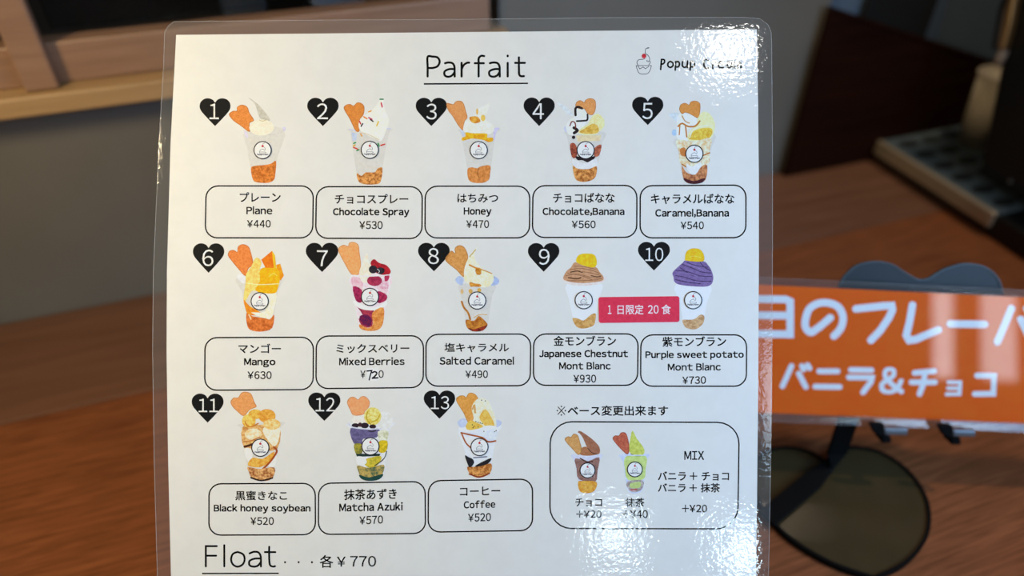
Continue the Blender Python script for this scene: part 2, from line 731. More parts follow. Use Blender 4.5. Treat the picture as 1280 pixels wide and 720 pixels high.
FLOAT_ = [[(162, 66), (92, 66), (92, 195)], [(92, 127), (158, 127)], [(210, 60), (210, 195)],
          [(295, 103), (330, 118), (340, 150), (328, 182), (295, 197), (265, 182), (254, 150), (265, 116), (295, 103)],
          [(372, 112), (400, 102), (428, 106), (442, 128), (444, 160), (444, 195)], [(442, 145), (405, 146), (372, 160), (372, 188), (400, 197), (425, 190), (442, 170)],
          [(497, 70), (497, 140), (502, 185), (520, 196), (534, 194)], [(470, 104), (536, 104)]]
fl = sc8(FLOAT_, 240, 670, 5.12)
strokes(b, fl[:1], 13/5.12, 2, M_TEXT, smooth=False)
strokes(b, fl[1:], 13/5.12, 2, M_TEXT)
b.build('float_heading', menu)
b = MB()
b.face([M(253.3, 717.9, zl(2)), M(349, 717.6, zl(2)), M(349, 715.9, zl(2)), M(253.3, 716.1, zl(2))], M_TEXT)
b.build('heading_underline', menu)
b = MB()
for x in (356.8, 373.8, 390.4):
    b.face([M(x+1.3*math.cos(a*math.pi/5), 702.9+1.3*math.sin(a*math.pi/5), zl(2)) for a in range(10)], M_TEXT)
text(b, '各', (400.2, 694, 417, 710), 2, M_TEXT)
text(b, '¥', (421.5, 696, 432.5, 708.5), 2, M_TEXT)
text(b, '770', (438, 695, 470.5, 708.5), 2, M_TEXT)
b.build('float_price', menu)

# shop logo, top right: a line-drawn bowl of soft serve with a cherry, and the shop's name
b = MB()
ls = sc8([[(380, 195), (378, 140), (390, 105), (445, 92)], [(445, 88), (428, 86), (400, 100)],
          [(392, 195), (435, 235), (458, 290), (440, 335), (408, 330), (412, 312)],
          [(370, 285), (330, 295), (260, 305), (228, 350), (245, 395)], [(458, 330), (470, 350), (440, 395)],
          [(215, 408), (345, 408), (485, 408)], [(215, 408), (235, 480), (285, 552), (415, 552), (468, 480), (487, 410)]], 780, 55, 14.4)
strokes(b, ls, .75, 2, ink((40, 45, 60)))
strokes(b, sc8([[(250, 415), (280, 468), (340, 432), (380, 465), (440, 425)]], 780, 55, 14.4), .75, 2, ink((40, 45, 60)), smooth=False)
b.face([M(780+(355+42*math.cos(a*.3307))/14.4, 55+(235+42*math.sin(a*.3307))/14.4, zl(3)) for a in range(19)], ink((205, 45, 55), (150, 30, 40)))
b.build('shop_logo', menu)
b = MB()
POP = [[(372, 208), (364, 305)], [(372, 206), (398, 208), (402, 232), (386, 250), (368, 252)],
       [(460, 225), (485, 240), (485, 270), (458, 285), (436, 268), (440, 238), (460, 225)],
       [(513, 228), (510, 312)], [(514, 232), (540, 228), (552, 250), (540, 278), (514, 280)],
       [(582, 228), (580, 265), (600, 285), (626, 270), (632, 226), (632, 285)],
       [(662, 228), (658, 312)], [(664, 232), (688, 228), (700, 250), (690, 278), (664, 280)],
       [(838, 215), (812, 206), (795, 235), (800, 278), (828, 294), (845, 284)],
       [(884, 232), (884, 294)], [(886, 256), (900, 236), (915, 236)],
       [(945, 258), (988, 254), (980, 232), (955, 230), (942, 255), (952, 288), (988, 286)],
       [(1072, 240), (1045, 230), (1030, 262), (1042, 290), (1068, 276), (1076, 235), (1080, 290)],
       [(1104, 235), (1104, 290)], [(1106, 250), (1122, 234), (1134, 250), (1134, 290)], [(1136, 250), (1150, 234), (1162, 250), (1164, 288)]]
strokes(b, sc8(POP, 780, 50, 8), 17/8, 2, M_BLACK)
b.build('shop_name', menu)


# ------------------------------------------------------------------ number hearts, name frames, captions
HEART = [(.5, .16), (.42, .05), (.28, 0), (.14, .03), (.03, .14), (0, .30), (.04, .44), (.14, .58), (.32, .80), (.5, 1)]


def heart_outline(x0, y0, x1, y1):
    h = catmull(HEART, False, 4)
    h = h + [(1-x, y) for x, y in h[-2:0:-1]]
    return [(x0+(x1-x0)*x, y0+(y1-y0)*y) for x, y in h]


def rounded_quad(q, r, k=6):
    """q = tl, tr, br, bl"""
    o = []
    for i in range(4):
        p, a, c = Vector(q[i]), Vector(q[i-1]), Vector(q[(i+1) % 4])
        u, v = (a-p).normalized(), (c-p).normalized()
        for j in range(k+1):
            t = j/k
            # quarter circle between the two sides
            th = t*math.pi/2
            o.append(tuple(p + u*r*(1-math.sin(th)) + v*r*(1-math.cos(th))))
    return o


def frame(name, q, r, w=1.75):
    b = MB()
    for f in ribbon(rounded_quad(q, r), w, closed=True):
        b.face([M(p[0], p[1], zl(1)) for p in f], M_TEXT)
    return b.build(name, menu)


ITEMS = [
 # heart box, numeral box, frame quad tl tr br bl, [(name, text, box, slope)]
 ('1', (250.3, 124.1, 288.8, 158.8), (262.6, 130.8, 274.3, 150.1), ((258.4, 233.5), (392.3, 233.5), (391.2, 298.3), (257.2, 298.2)),
  [('プレーン', (300.3, 241.3, 351.3, 253.5)), ('Plane', (308.6, 258.8, 341, 268.9)), ('¥440', (309.4, 275.9, 339, 285.5))]),
 ('2', (384.5, 123.5, 423.7, 158.8), (396.6, 130.4, 410.3, 150.1), ((396, 234.4), (528.2, 234.4), (527.6, 299.2), (395, 298.8)),
  [('チョコスプレー', (418.9, 243.6, 510.6, 255.8)), ('Chocolate Spray', (416.6, 260.6, 511.9, 272.7)), ('¥530', (449.4, 277.2, 478.6, 287.4))]),
 ('3', (519.9, 123.5, 558.8, 158.8), (533.1, 130.8, 546.1, 150.6), ((531.8, 233.8), (662.2, 233.8), (661.8, 298.2), (531.4, 298.4)),
  [('はちみつ', (571.9, 243.2, 622.7, 254.3)), ('Honey', (579.7, 260.3, 614.4, 272)), ('¥470', (582.8, 276.1, 611.4, 286.1))]),
 ('4', (654.5, 123.2, 693.3, 158.8), (665.7, 130.4, 679.8, 150.1), ((666.2, 233.2), (795.8, 232.8), (795.6, 297.6), (665.4, 297.8)),
  [('チョコばなな', (691.3, 242.1, 768.1, 254.4)), ('Chocolate,Banana', (678.2, 260.2, 780.4, 271)), ('¥560', (714.5, 276.6, 744.4, 286.4))]),
 ('5', (789.9, 122.3, 828.8, 157.5), (802.6, 129.9, 815.6, 150.1), ((800, 233.2), (931.9, 232.4), (931.7, 298), (799.8, 298.3)),
  [('キャラメルばなな', (813.2, 243.2, 917.5, 256.1)), ('Caramel,Banana', (818.7, 262, 910.8, 273)), ('¥540', (850.3, 277.8, 879.4, 287.5))]),
 ('6', (241.9, 305.1, 281, 341.8), (253.6, 312.9, 267.5, 333.6), ((257, 422.8), (392.3, 422.2), (391.9, 487.5), (256.6, 488.4)),
  [('マンゴー', (298.6, 430.2, 351.7, 442.2)), ('Mango', (305.7, 448.4, 344.9, 459.9)), ('¥630', (310, 464.6, 340.2, 474.5))]),
 ('7', (382.8, 304.4, 423.2, 340.9), (396.7, 313.8, 410.2, 333.6), ((395.9, 420.8), (529.6, 420.4), (529.3, 485), (395.4, 486.4)),
  [('ミックスベリー', (420.8, 430.6, 511.9, 442)), ('Mixed Berries', (424.3, 447.2, 506, 457.2)), ('7', None)]),
 ('8', (522.8, 304.4, 562.3, 340), (535.2, 311, 548.8, 331), ((532.8, 418.7), (663.4, 418.2), (662.8, 482.6), (532.5, 483.4)),
  [('塩キャラメル', (555.7, 429.3, 636.1, 440.8)), ('Salted Caramel', (549.6, 446.4, 642.4, 456.6)), ('¥490', (581.8, 463.6, 610, 473.2))]),
 ('9', (659.9, 304.7, 699.1, 340.5), (673.5, 312, 687, 331.8), ((667, 418.2), (797.4, 418), (796.6, 482.2), (666.7, 482.2)),
  [('金モンブラン', (691.9, 420.3, 769.8, 432.9)), ('Japanese Chestnut', (673.8, 437.7, 784.8, 449.6)), ('Mont Blanc', (698.7, 452.9, 763.1, 462.5)), ('¥930', (716.5, 468.9, 745, 478.9))]),
 ('10', (797.2, 303.3, 837, 339), (806.3, 310.5, 828.8, 327.3), ((800.8, 419.3), (932.7, 419.3), (932.4, 483.4), (800.4, 483.4)),
  [('紫モンブラン', (827.5, 421.2, 907.2, 434)), ('Purple sweet potato', (806.5, 439, 929.2, 450.4)), ('Mont Blanc', (834.3, 454.3, 900.5, 463.9)), ('¥730', (852.4, 470.9, 882, 480.6))]),
 ('11', (240.4, 492.6, 280.1, 528.8), (249, 499, 273.3, 515.6), ((262, 605.1), (394.5, 604.6), (394.8, 668.6), (261.8, 669.2)),
  [('黒蜜きなこ', (294.8, 613.8, 359.3, 625.7)), ('Black honey soybean', (267.9, 630.6, 388.6, 642.2)), ('¥520', (313.6, 646.6, 342.9, 656.5))]),
 ('12', (385.8, 491.2, 425.9, 526.6), (394.9, 497.5, 418.9, 514.7), ((398.8, 604.6), (531.5, 602.2), (532.2, 667), (398.4, 668.3)),
  [('抹茶あずき', (430.5, 611.4, 496.1, 624.9)), ('Matcha Azuki', (424.4, 628.4, 503.7, 639.2)), ('¥570', (449.5, 645, 479.1, 655.4))]),
 ('13', (529.9, 488.7, 569.1, 523.9), (538.6, 495.7, 561.5, 512.1), ((535.8, 601.3), (665.6, 599.2), (665.6, 663.4), (535.3, 665.4)),
  [('コーヒー', (574.9, 608.7, 625.3, 619.6)), ('Coffee', (579.8, 625.7, 619.2, 635.5)), ('¥520', (585.1, 641.8, 613.8, 652.1))]),
]
M_NUM = ink((228, 226, 220))
SL = {'12': -1.4, '13': -1.0, '10': -.4, '7': -.4}
for num, hb, nb, q, caps in ITEMS:
    b = MB()
    b.face([M(x, y, zl(1)) for x, y in heart_outline(*hb)], M_BLACK)
    hb_ = b.build('number_heart', menu)
    line_text('numeral', num, nb, hb_, 2, M_NUM, bold=0, gap=.13)
    fr = frame('name_frame', q, 15)
    nms = ['japanese_name', 'english_name', 'price'] if len(caps) == 3 else ['japanese_name', 'english_name', 'english_name', 'price']
    for (s, bx), nm in zip(caps, nms):
        if bx is None:                                    # the corrected price: handwritten 72 over a white patch
            b = MB()
            b.face([M(x, y, zl(2)) for x, y in [(458.5, 461), (473.5, 459.6), (474, 476), (460, 477)]], ink((232, 231, 228)))
            text(b, '¥', (450.8, 463.8, 457.2, 473.2), 3, M_TEXT)
            text(b, '0', (473.4, 463.4, 480, 473), 3, M_TEXT, bold=.012)
            strokes(b, [[(459, 464.4), (465, 463.8), (463.4, 469), (461.8, 475.4)]], 1.7, 3, ink((16, 16, 30)), smooth=False)
            strokes(b, [[(465.8, 466.4), (468.6, 465.2), (471.4, 466.8), (469.6, 470.2), (465.8, 473.4)], [(465.8, 473.4), (472.6, 472.8)]], 1.9, 3, ink((16, 16, 30)))
            b.build('price', fr, label='price with a handwritten correction over a white patch')
            continue
        asc = s[0] in FULLW
        line_text(nm, s, bx, fr, 2, bold=(.030 if nm == 'english_name' else .018), gap=.11, slope=SL.get(num, 0))

# red notice: limited to twenty servings a day
b = MB()
b.face([M(x, y, zl(26)) for x, y in rounded_quad(((747.8, 372.2), (848.6, 371), (848.8, 403.2), (748.4, 404.4)), 3)], ink((212, 52, 78), (204, 46, 72)))
rb = b.build('limited_notice', menu, label='red notice strip between two dessert pictures')
b = MB()
for s, bx in (('1', (759.6, 382.4, 764, 393.2)), ('日限定', (771.5, 381.6, 804, 393.8)), ('20', (809.5, 382.2, 822.8, 392.8)), ('食', (826.5, 381.4, 838, 393.6))):
    text(b, s, bx, 27, ink((240, 215, 218)), bold=.012)
b.build('notice_text', rb)

# base-change box, lower right
b = MB()
text(b, 'ベース変更出来ます', (709.4, 507.4, 834.8, 520.2), 2, M_TEXT, bold=.02)
strokes(b, [[(697.4, 509.2), (705.8, 518.4)], [(705.8, 509.2), (697.4, 518.4)]], 1.0, 2, M_TEXT)
for x, y in ((701.6, 508.6), (701.6, 519.2), (696.6, 513.8), (706.6, 513.8)):
    b.face([M(x+1.0*math.cos(a*math.pi/4), y+1.0*math.sin(a*math.pi/4), zl(2)) for a in range(8)], M_TEXT)
b.build('base_change_heading', menu)
fr = frame('base_options_frame', ((687.8, 527.6), (923.6, 528.6), (921.6, 661.4), (687.2, 660.8)), 27)
for nm, s, bx in (('mix_heading', 'MIX', (854.9, 564.2, 879.7, 575.2)), ('mix_option', 'バニラ + チョコ', (822.1, 589.6, 910.8, 601.2)),
                  ('mix_option', 'バニラ + 抹茶', (822.1, 604.3, 899.4, 615.9)), ('price', '+¥20', (852, 631, 883.4, 640.8)),
                  ('japanese_name', 'チョコ', (718.9, 623, 752.4, 633.5)), ('price', '+¥20', (720, 638.3, 751.7, 647.6)),
                  ('japanese_name', '抹茶', (781.6, 622.6, 805.1, 634)), ('price', '+¥40', (778, 637.9, 809.5, 648))):
    line_text(nm, s, bx, fr, 2, bold=.02)

# ------------------------------------------------------------------ the printed dessert pictures
BIS = ((216, 136, 68), (200, 118, 52))
CRUMB = ((226, 156, 86), (150, 80, 28))
CREAM = ((240, 237, 228), (226, 220, 206))
PALE = ((205, 202, 197), (199, 196, 190))
LAV = (198, 200, 222)


def picture(label, ox, oy, cup, layers, sticker, rs=63):
    S = 886/160
    cv = lambda x, y, z: M(ox+x/S, oy+y/S, z)

    def paint(b, els, k):
        for e in els:
            typ, c = e[0], e[1]
            mt = ink(*c) if isinstance(c[0], tuple) else ink(c)
            if typ == 'p':
                b.face([cv(x, y, zl(k)) for x, y in catmull(e[2], True, 3)], mt)
            elif typ == 'q':
                b.face([cv(x, y, zl(k)) for x, y in e[2]], mt)
            elif typ == 'e':
                cx, cy, rx, ry = e[2]
                b.face([cv(cx+rx*math.cos(a*math.pi/9), cy+ry*math.sin(a*math.pi/9), zl(k)) for a in range(18)], mt)
            elif typ == 'l':
                pts = catmull(e[3], False, 4) if len(e[3]) > 2 else e[3]
                for f in ribbon(pts, e[2]):
                    b.face([cv(p[0], p[1], zl(k)) for p in f], mt)
            k += .5
        return k
    b = MB()
    k = paint(b, cup, 1)
    root = b.build('parfait_picture', menu, label=label)
    for nm, els in layers:
        b = MB()
        k = paint(b, els, k)
        b.build(nm, root)
    # round shop sticker on the cup
    cx, cy = sticker
    f = rs/63
    b = MB()
    circ = lambda r: [(cx+r*math.cos(a*math.pi/16), cy+r*math.sin(a*math.pi/16)) for a in range(32)]
    b.face([cv(x, y, zl(24)) for x, y in circ(rs)], ink((18, 22, 36)))
    b.face([cv(x, y, zl(24.5)) for x, y in circ(rs-7)], ink((238, 236, 233)))
    g = ink((130, 130, 138))
    for st in ([(-18, 2), (0, -8), (14, 2), (18, -12), (4, -26)], [(-22, 14), (-16, 24), (14, 24), (21, 14), (-22, 13)], [(-16, 2), (-22, 8), (-22, 14)], [(2, -34), (4, -46), (16, -49)]):
        for q in ribbon(catmull([(cx+x*f, cy+y*f) for x, y in st], False, 3), 3.2*f):
            b.face([cv(p[0], p[1], zl(25)) for p in q], g)
    b.face([cv(cx+(8*math.cos(a*.6283))*f, cy+(-28+8*math.sin(a*.6283))*f, zl(25.4)) for a in range(10)], ink((190, 40, 50)))
    text(b, 'Popup Cream', (cx-39*f, cy+24*f, cx+39*f, cy+38*f), 25.2, ink((52, 52, 76)), conv=cv, bold=.05)
    b.build('round_sticker', root)
    return root


def biscuit(pts, c=BIS):
    edge = tuple(int(v*.94) for v in c[1])
    return ('heart_biscuit', [('p', c, pts), ('l', edge, 4.5, pts + pts[:2]), ('p', (c[0], c[1], 1500), [(x*.72+sum(p[0] for p in pts)/len(pts)*.28, y*.72+sum(p[1] for p in pts)/len(pts)*.28) for x, y in pts])])


picture('plain vanilla soft serve picture, first of the top row', 240, 110,
        [('p', PALE, [(372, 300), (640, 285), (600, 470), (580, 560), (570, 640), (540, 660), (460, 660), (425, 640), (405, 540), (385, 420)])],
        [('cup_rim', [('q', (206, 200, 222), [(360, 298), (385, 312), (392, 350), (376, 352)]), ('p', (206, 200, 224), [(632, 278), (652, 280), (648, 305), (634, 302)]), ('l', (206, 202, 200), 5, [(395, 318), (500, 330), (600, 322), (640, 300)])]),
         biscuit([(262, 190), (285, 168), (315, 166), (318, 140), (350, 125), (385, 140), (400, 180), (430, 230), (400, 250), (402, 308), (340, 265), (290, 230)]),
         ('soft_serve', [('p', ((192, 188, 176), (176, 172, 160)), [(393, 75), (430, 95), (480, 140), (545, 225), (510, 240), (470, 210), (440, 120)]),
                         ('e', ((228, 221, 204), (218, 210, 190)), (485, 280, 86, 56)), ('l', (190, 175, 130), 5, [(470, 228), (490, 236), (515, 228)]),
                         ('l', (212, 204, 188), 5, [(400, 360), (480, 385), (560, 375)])]),
         ('sponge_crumbs', [('p', ((214, 128, 55), (168, 88, 28)), [(412, 562), (440, 545), (500, 540), (550, 530), (585, 512), (580, 600), (570, 642), (530, 662), (460, 660), (425, 640)])])],
        (493, 437))

SPR = [((40, 130, 80), [(528, 85), (550, 85)]), ((200, 40, 60), [(536, 110), (543, 138)]), ((200, 50, 60), [(386, 237), (394, 255)]), ((30, 30, 34), [(398, 272), (408, 254)]),
       ((190, 40, 90), [(450, 212), (472, 224)]), ((30, 30, 34), [(462, 226), (480, 238)]), ((235, 130, 40), [(416, 206), (438, 220)]), ((235, 160, 60), [(450, 172), (466, 166)]),
       ((225, 190, 60), [(505, 268), (518, 240)]), ((235, 160, 60), [(394, 324), (404, 340)]), ((205, 50, 40), [(346, 418), (374, 430)]), ((50, 150, 80), [(346, 390), (360, 384)]),
       ((40, 140, 70), [(368, 440), (382, 434)]), ((230, 180, 60), [(345, 408), (356, 402)]), ((210, 60, 40), [(534, 404), (560, 396)]), ((50, 150, 80), [(515, 390), (522, 408)])]
picture('soft serve with coloured sprinkles, picture beside the number two', 380, 110,
        [('p', PALE, [(312, 290), (600, 285), (590, 320), (572, 400), (545, 560), (530, 655), (500, 672), (420, 672), (380, 655), (365, 590), (340, 430), (325, 320)])],
        [('cup_rim', [('l', LAV, 8, [(316, 291), (340, 300), (365, 304)]), ('l', LAV, 8, [(574, 290), (602, 287)]), ('q', (190, 200, 226), [(330, 312), (370, 322), (364, 370), (338, 374)])]),
         biscuit([(280, 150), (290, 128), (320, 120), (345, 132), (370, 110), (400, 115), (418, 140), (412, 190), (385, 230), (385, 300), (360, 300), (320, 220)], ((212, 134, 62), (198, 118, 50))),
         ('soft_serve', [('p', CREAM, [(530, 85), (550, 88), (560, 150), (590, 230), (570, 300), (540, 370), (500, 360), (400, 310), (380, 260), (400, 210), (450, 180), (500, 130)]),
                         ('l', (214, 202, 178), 6, [(400, 315), (450, 330), (520, 365)]), ('l', (212, 204, 190), 5, [(365, 515), (430, 550), (540, 556)])]),
         ('sponge_crumbs', [('p', CRUMB, [(368, 595), (400, 615), (430, 590), (490, 590), (510, 565), (545, 560), (532, 655), (490, 673), (420, 672), (378, 650)])]),
         ('sprinkles', [('l', c, 9, p) for c, p in SPR])],
        (458, 435))

picture('honey parfait picture with gold honeycomb, middle of the top row', 510, 110,
        [('p', PALE, [(360, 290), (630, 285), (605, 330), (595, 400), (575, 560), (565, 640), (530, 662), (460, 662), (420, 640), (410, 560), (385, 420), (372, 330)])],
        [('cup_rim', [('p', (196, 204, 228), [(360, 290), (385, 305), (390, 345), (374, 332)]), ('p', (200, 194, 228), [(598, 284), (634, 285), (610, 312), (598, 375), (590, 330)])]),
         biscuit([(270, 115), (312, 122), (335, 100), (370, 100), (388, 125), (400, 170), (410, 210), (390, 240), (382, 297), (350, 265), (310, 200), (280, 160)], ((214, 148, 90), (204, 134, 76))),
         ('soft_serve', [('p', ((230, 228, 216), (216, 214, 198)), [(567, 112), (550, 170), (535, 225), (590, 265), (592, 310), (540, 330), (400, 318), (385, 270), (410, 225), (465, 195), (485, 150), (530, 130)])]),
         ('honey', [('p', ((228, 172, 70), (196, 116, 30)), [(428, 208), (480, 205), (502, 238), (465, 252), (435, 238)]), ('e', (232, 190, 90), (520, 214, 16, 22)), ('e', (226, 176, 80), (479, 170, 7, 22)),
                    ('p', ((236, 184, 40), (210, 136, 20)), [(400, 313), (450, 320), (545, 322), (548, 350), (585, 350), (588, 372), (560, 382), (520, 366), (440, 357), (380, 372), (374, 352), (400, 340)])]),
         ('sponge_crumbs', [('p', ((214, 142, 76), (188, 112, 52)), [(412, 570), (440, 555), (480, 562), (500, 550), (568, 542), (568, 600), (560, 640), (520, 662), (460, 662), (420, 640)]), ('l', (150, 88, 40), 6, [(488, 565), (482, 600), (492, 625)])])],
        (490, 437))

CHOC = (38, 26, 28)
picture('chocolate banana parfait picture with dark sauce, beside the number four', 650, 110,
        [('p', PALE, [(318, 310), (580, 310), (570, 380), (550, 480), (530, 560), (520, 620), (480, 650), (420, 655), (380, 630), (365, 560), (345, 440), (325, 340)])],
        [('cup_rim', [('p', LAV, [(302, 285), (318, 272), (330, 300), (315, 310)])]),
         ('soft_serve', [('p', (212, 216, 218), [(260, 113), (300, 125), (350, 165), (372, 195), (330, 190)]),
                         ('p', CREAM, [(320, 300), (320, 260), (345, 225), (380, 200), (390, 140), (430, 150), (465, 190), (460, 230), (430, 290), (380, 330), (340, 330)])]),
         biscuit([(385, 130), (392, 105), (418, 94), (443, 108), (455, 90), (485, 80), (518, 95), (521, 150), (502, 190), (470, 185), (445, 150), (410, 150)], ((218, 152, 92), (206, 136, 76))),
         ('banana', [('p', ((234, 224, 170), (222, 206, 140)), [(400, 315), (430, 280), (470, 255), (500, 200), (540, 185), (578, 220), (582, 270), (545, 312), (520, 328), (450, 332)]),
                     ('p', ((222, 184, 90), (196, 146, 50)), [(410, 312), (450, 285), (490, 258), (525, 258), (545, 292), (530, 318), (470, 325)]), ('q', (228, 206, 164), [(385, 335), (562, 333), (550, 372), (400, 378)])]),
         ('chocolate_sauce', [('l', CHOC, 16, [(384, 195), (383, 150), (402, 138), (428, 148)]), ('l', CHOC, 12, [(466, 190), (464, 228), (430, 234), (392, 236)]), ('l', CHOC, 20, [(374, 318), (396, 300), (372, 282)]),
                              ('l', (120, 44, 36), 8, [(345, 268), (358, 240), (380, 248), (384, 282)]), ('e', CHOC, (370, 348, 12, 12)),
                              ('p', ((170, 86, 60), (110, 46, 36)), [(345, 400), (375, 388), (395, 430), (388, 487), (358, 482)]), ('p', ((190, 110, 80), (130, 60, 44)), [(562, 398), (512, 425), (515, 480), (548, 470)]),
                              ('p', CHOC, [(385, 478), (450, 490), (520, 478), (500, 508), (470, 522), (430, 506), (398, 506)])]),
         ('whipped_cream', [('p', (228, 226, 230), [(360, 500), (400, 512), (450, 528), (520, 495), (535, 520), (530, 552), (480, 568), (400, 562), (368, 545)])]),
         ('sponge_crumbs', [('p', CRUMB, [(365, 545), (400, 566), (480, 566), (530, 548), (522, 620), (480, 650), (420, 655), (380, 630)])])],
        (453, 437))

CAR = (188, 118, 44)
picture('caramel banana parfait picture, last of the top row', 780, 110,
        [('p', PALE, [(350, 360), (620, 320), (600, 430), (575, 560), (560, 640), (500, 665), (440, 660), (410, 630), (395, 540), (370, 440)])],
        [('cup_rim', [('e', (172, 198, 228), (347, 315, 18, 22))]),
         ('soft_serve', [('p', (208, 216, 220), [(305, 190), (340, 178), (380, 185), (370, 240), (340, 225)]),
                         ('p', CREAM, [(362, 260), (370, 200), (400, 180), (440, 190), (490, 198), (512, 240), (490, 272), (442, 290), (442, 340), (440, 370), (368, 362)])]),
         biscuit([(382, 155), (390, 125), (420, 112), (448, 125), (460, 105), (490, 97), (522, 115), (522, 170), (510, 212), (480, 200), (450, 182), (420, 175), (400, 185)], ((210, 142, 72), (198, 126, 56))),
         ('banana', [('p', ((236, 228, 176), (224, 212, 150)), [(510, 210), (545, 170), (590, 185), (620, 230), (627, 280), (610, 340), (570, 368), (450, 372), (440, 330), (470, 290), (500, 260)]),
                     ('p', ((228, 196, 84), (204, 156, 44)), [(450, 362), (460, 318), (500, 295), (560, 282), (607, 290), (602, 335), (560, 365)]), ('l', (238, 232, 200), 8, [(452, 350), (475, 300), (540, 268), (610, 268)])]),
         ('caramel_sauce', [('p', ((234, 220, 196), (212, 178, 126)), [(360, 366), (480, 378), (600, 350), (590, 440), (575, 540), (400, 540), (378, 450)]),
                            ('l', CAR, 11, [(372, 272), (400, 252), (440, 272), (490, 270), (522, 236)]), ('l', CAR, 7, [(385, 262), (380, 330)]), ('l', CAR, 9, [(424, 270), (432, 345)]), ('l', (200, 150, 90), 7, [(400, 200), (420, 235), (450, 250)]),
                            ('p', (196, 120, 60), [(385, 430), (420, 420), (425, 478), (392, 470)]), ('l', CAR, 9, [(542, 475), (590, 455)]), ('l', CAR, 10, [(400, 535), (440, 556), (480, 556)])]),
         ('whipped_cream', [('p', (230, 229, 226), [(430, 530), (470, 550), (530, 518), (524, 590), (484, 606), (440, 580)])]),
         ('sponge_crumbs', [('p', ((204, 140, 92), (140, 76, 48)), [(398, 545), (430, 590), (490, 606), (530, 552), (572, 540), (562, 640), (500, 668), (440, 660), (408, 625)]),
                            ('p', (70, 26, 34), [(410, 630), (480, 650), (558, 628), (540, 660), (480, 671), (430, 660)])])],
        (484, 462))

picture('mango parfait picture with orange fruit chunks, beside the number six', 235, 293,
        [('p', PALE, [(345, 300), (640, 300), (625, 400), (600, 560), (585, 650), (520, 675), (450, 670), (415, 640), (405, 560), (375, 400)])],
        [('cup_rim', [('p', (226, 226, 236), [(340, 295), (370, 275), (402, 300), (395, 345), (365, 330)])]),
         biscuit([(282, 150), (290, 122), (320, 115), (346, 128), (352, 90), (385, 75), (420, 90), (437, 130), (452, 210), (420, 240), (402, 290), (360, 250), (310, 190)], ((224, 132, 68), (208, 112, 50))),
         ('mango_cream', [('p', ((240, 208, 120), (226, 180, 84)), [(403, 340), (405, 280), (440, 230), (465, 175), (490, 168), (512, 200), (500, 250), (500, 330), (480, 390), (440, 400), (400, 470), (388, 440)]),
                          ('p', ((230, 148, 34), (210, 112, 24)), [(388, 455), (430, 500), (500, 540), (500, 562), (430, 562), (408, 540)]), ('p', ((238, 232, 212), (228, 214, 180)), [(500, 410), (612, 400), (600, 520), (565, 590), (440, 545), (540, 535)])]),
         ('mango', [('q', ((240, 158, 28), (226, 130, 18)), [(615, 215), (642, 208), (667, 290), (645, 325), (618, 300)]), ('p', ((248, 180, 24), (238, 154, 12)), [(500, 255), (540, 232), (618, 240), (640, 300), (625, 380), (605, 410), (540, 412), (470, 392), (500, 330)]),
                    ('q', ((228, 122, 22), (212, 100, 14)), [(510, 180), (550, 148), (585, 118), (606, 150), (614, 238), (540, 236)]), ('q', (250, 184, 40), [(585, 118), (606, 150), (614, 240), (598, 238), (590, 180)]), ('l', (252, 206, 90), 6, [(565, 295), (595, 275), (618, 290)])]),
         ('cup_lip_line', [('l', (250, 226, 160), 6, [(402, 340), (500, 352), (635, 346)])]),
         ('sponge_crumbs', [('p', ((214, 120, 56), (176, 84, 30)), [(408, 550), (450, 570), (540, 585), (570, 592), (600, 560), (587, 650), (520, 676), (450, 670), (415, 640)]), ('l', (236, 200, 160), 8, [(425, 560), (440, 590)])])],
        (501, 467))

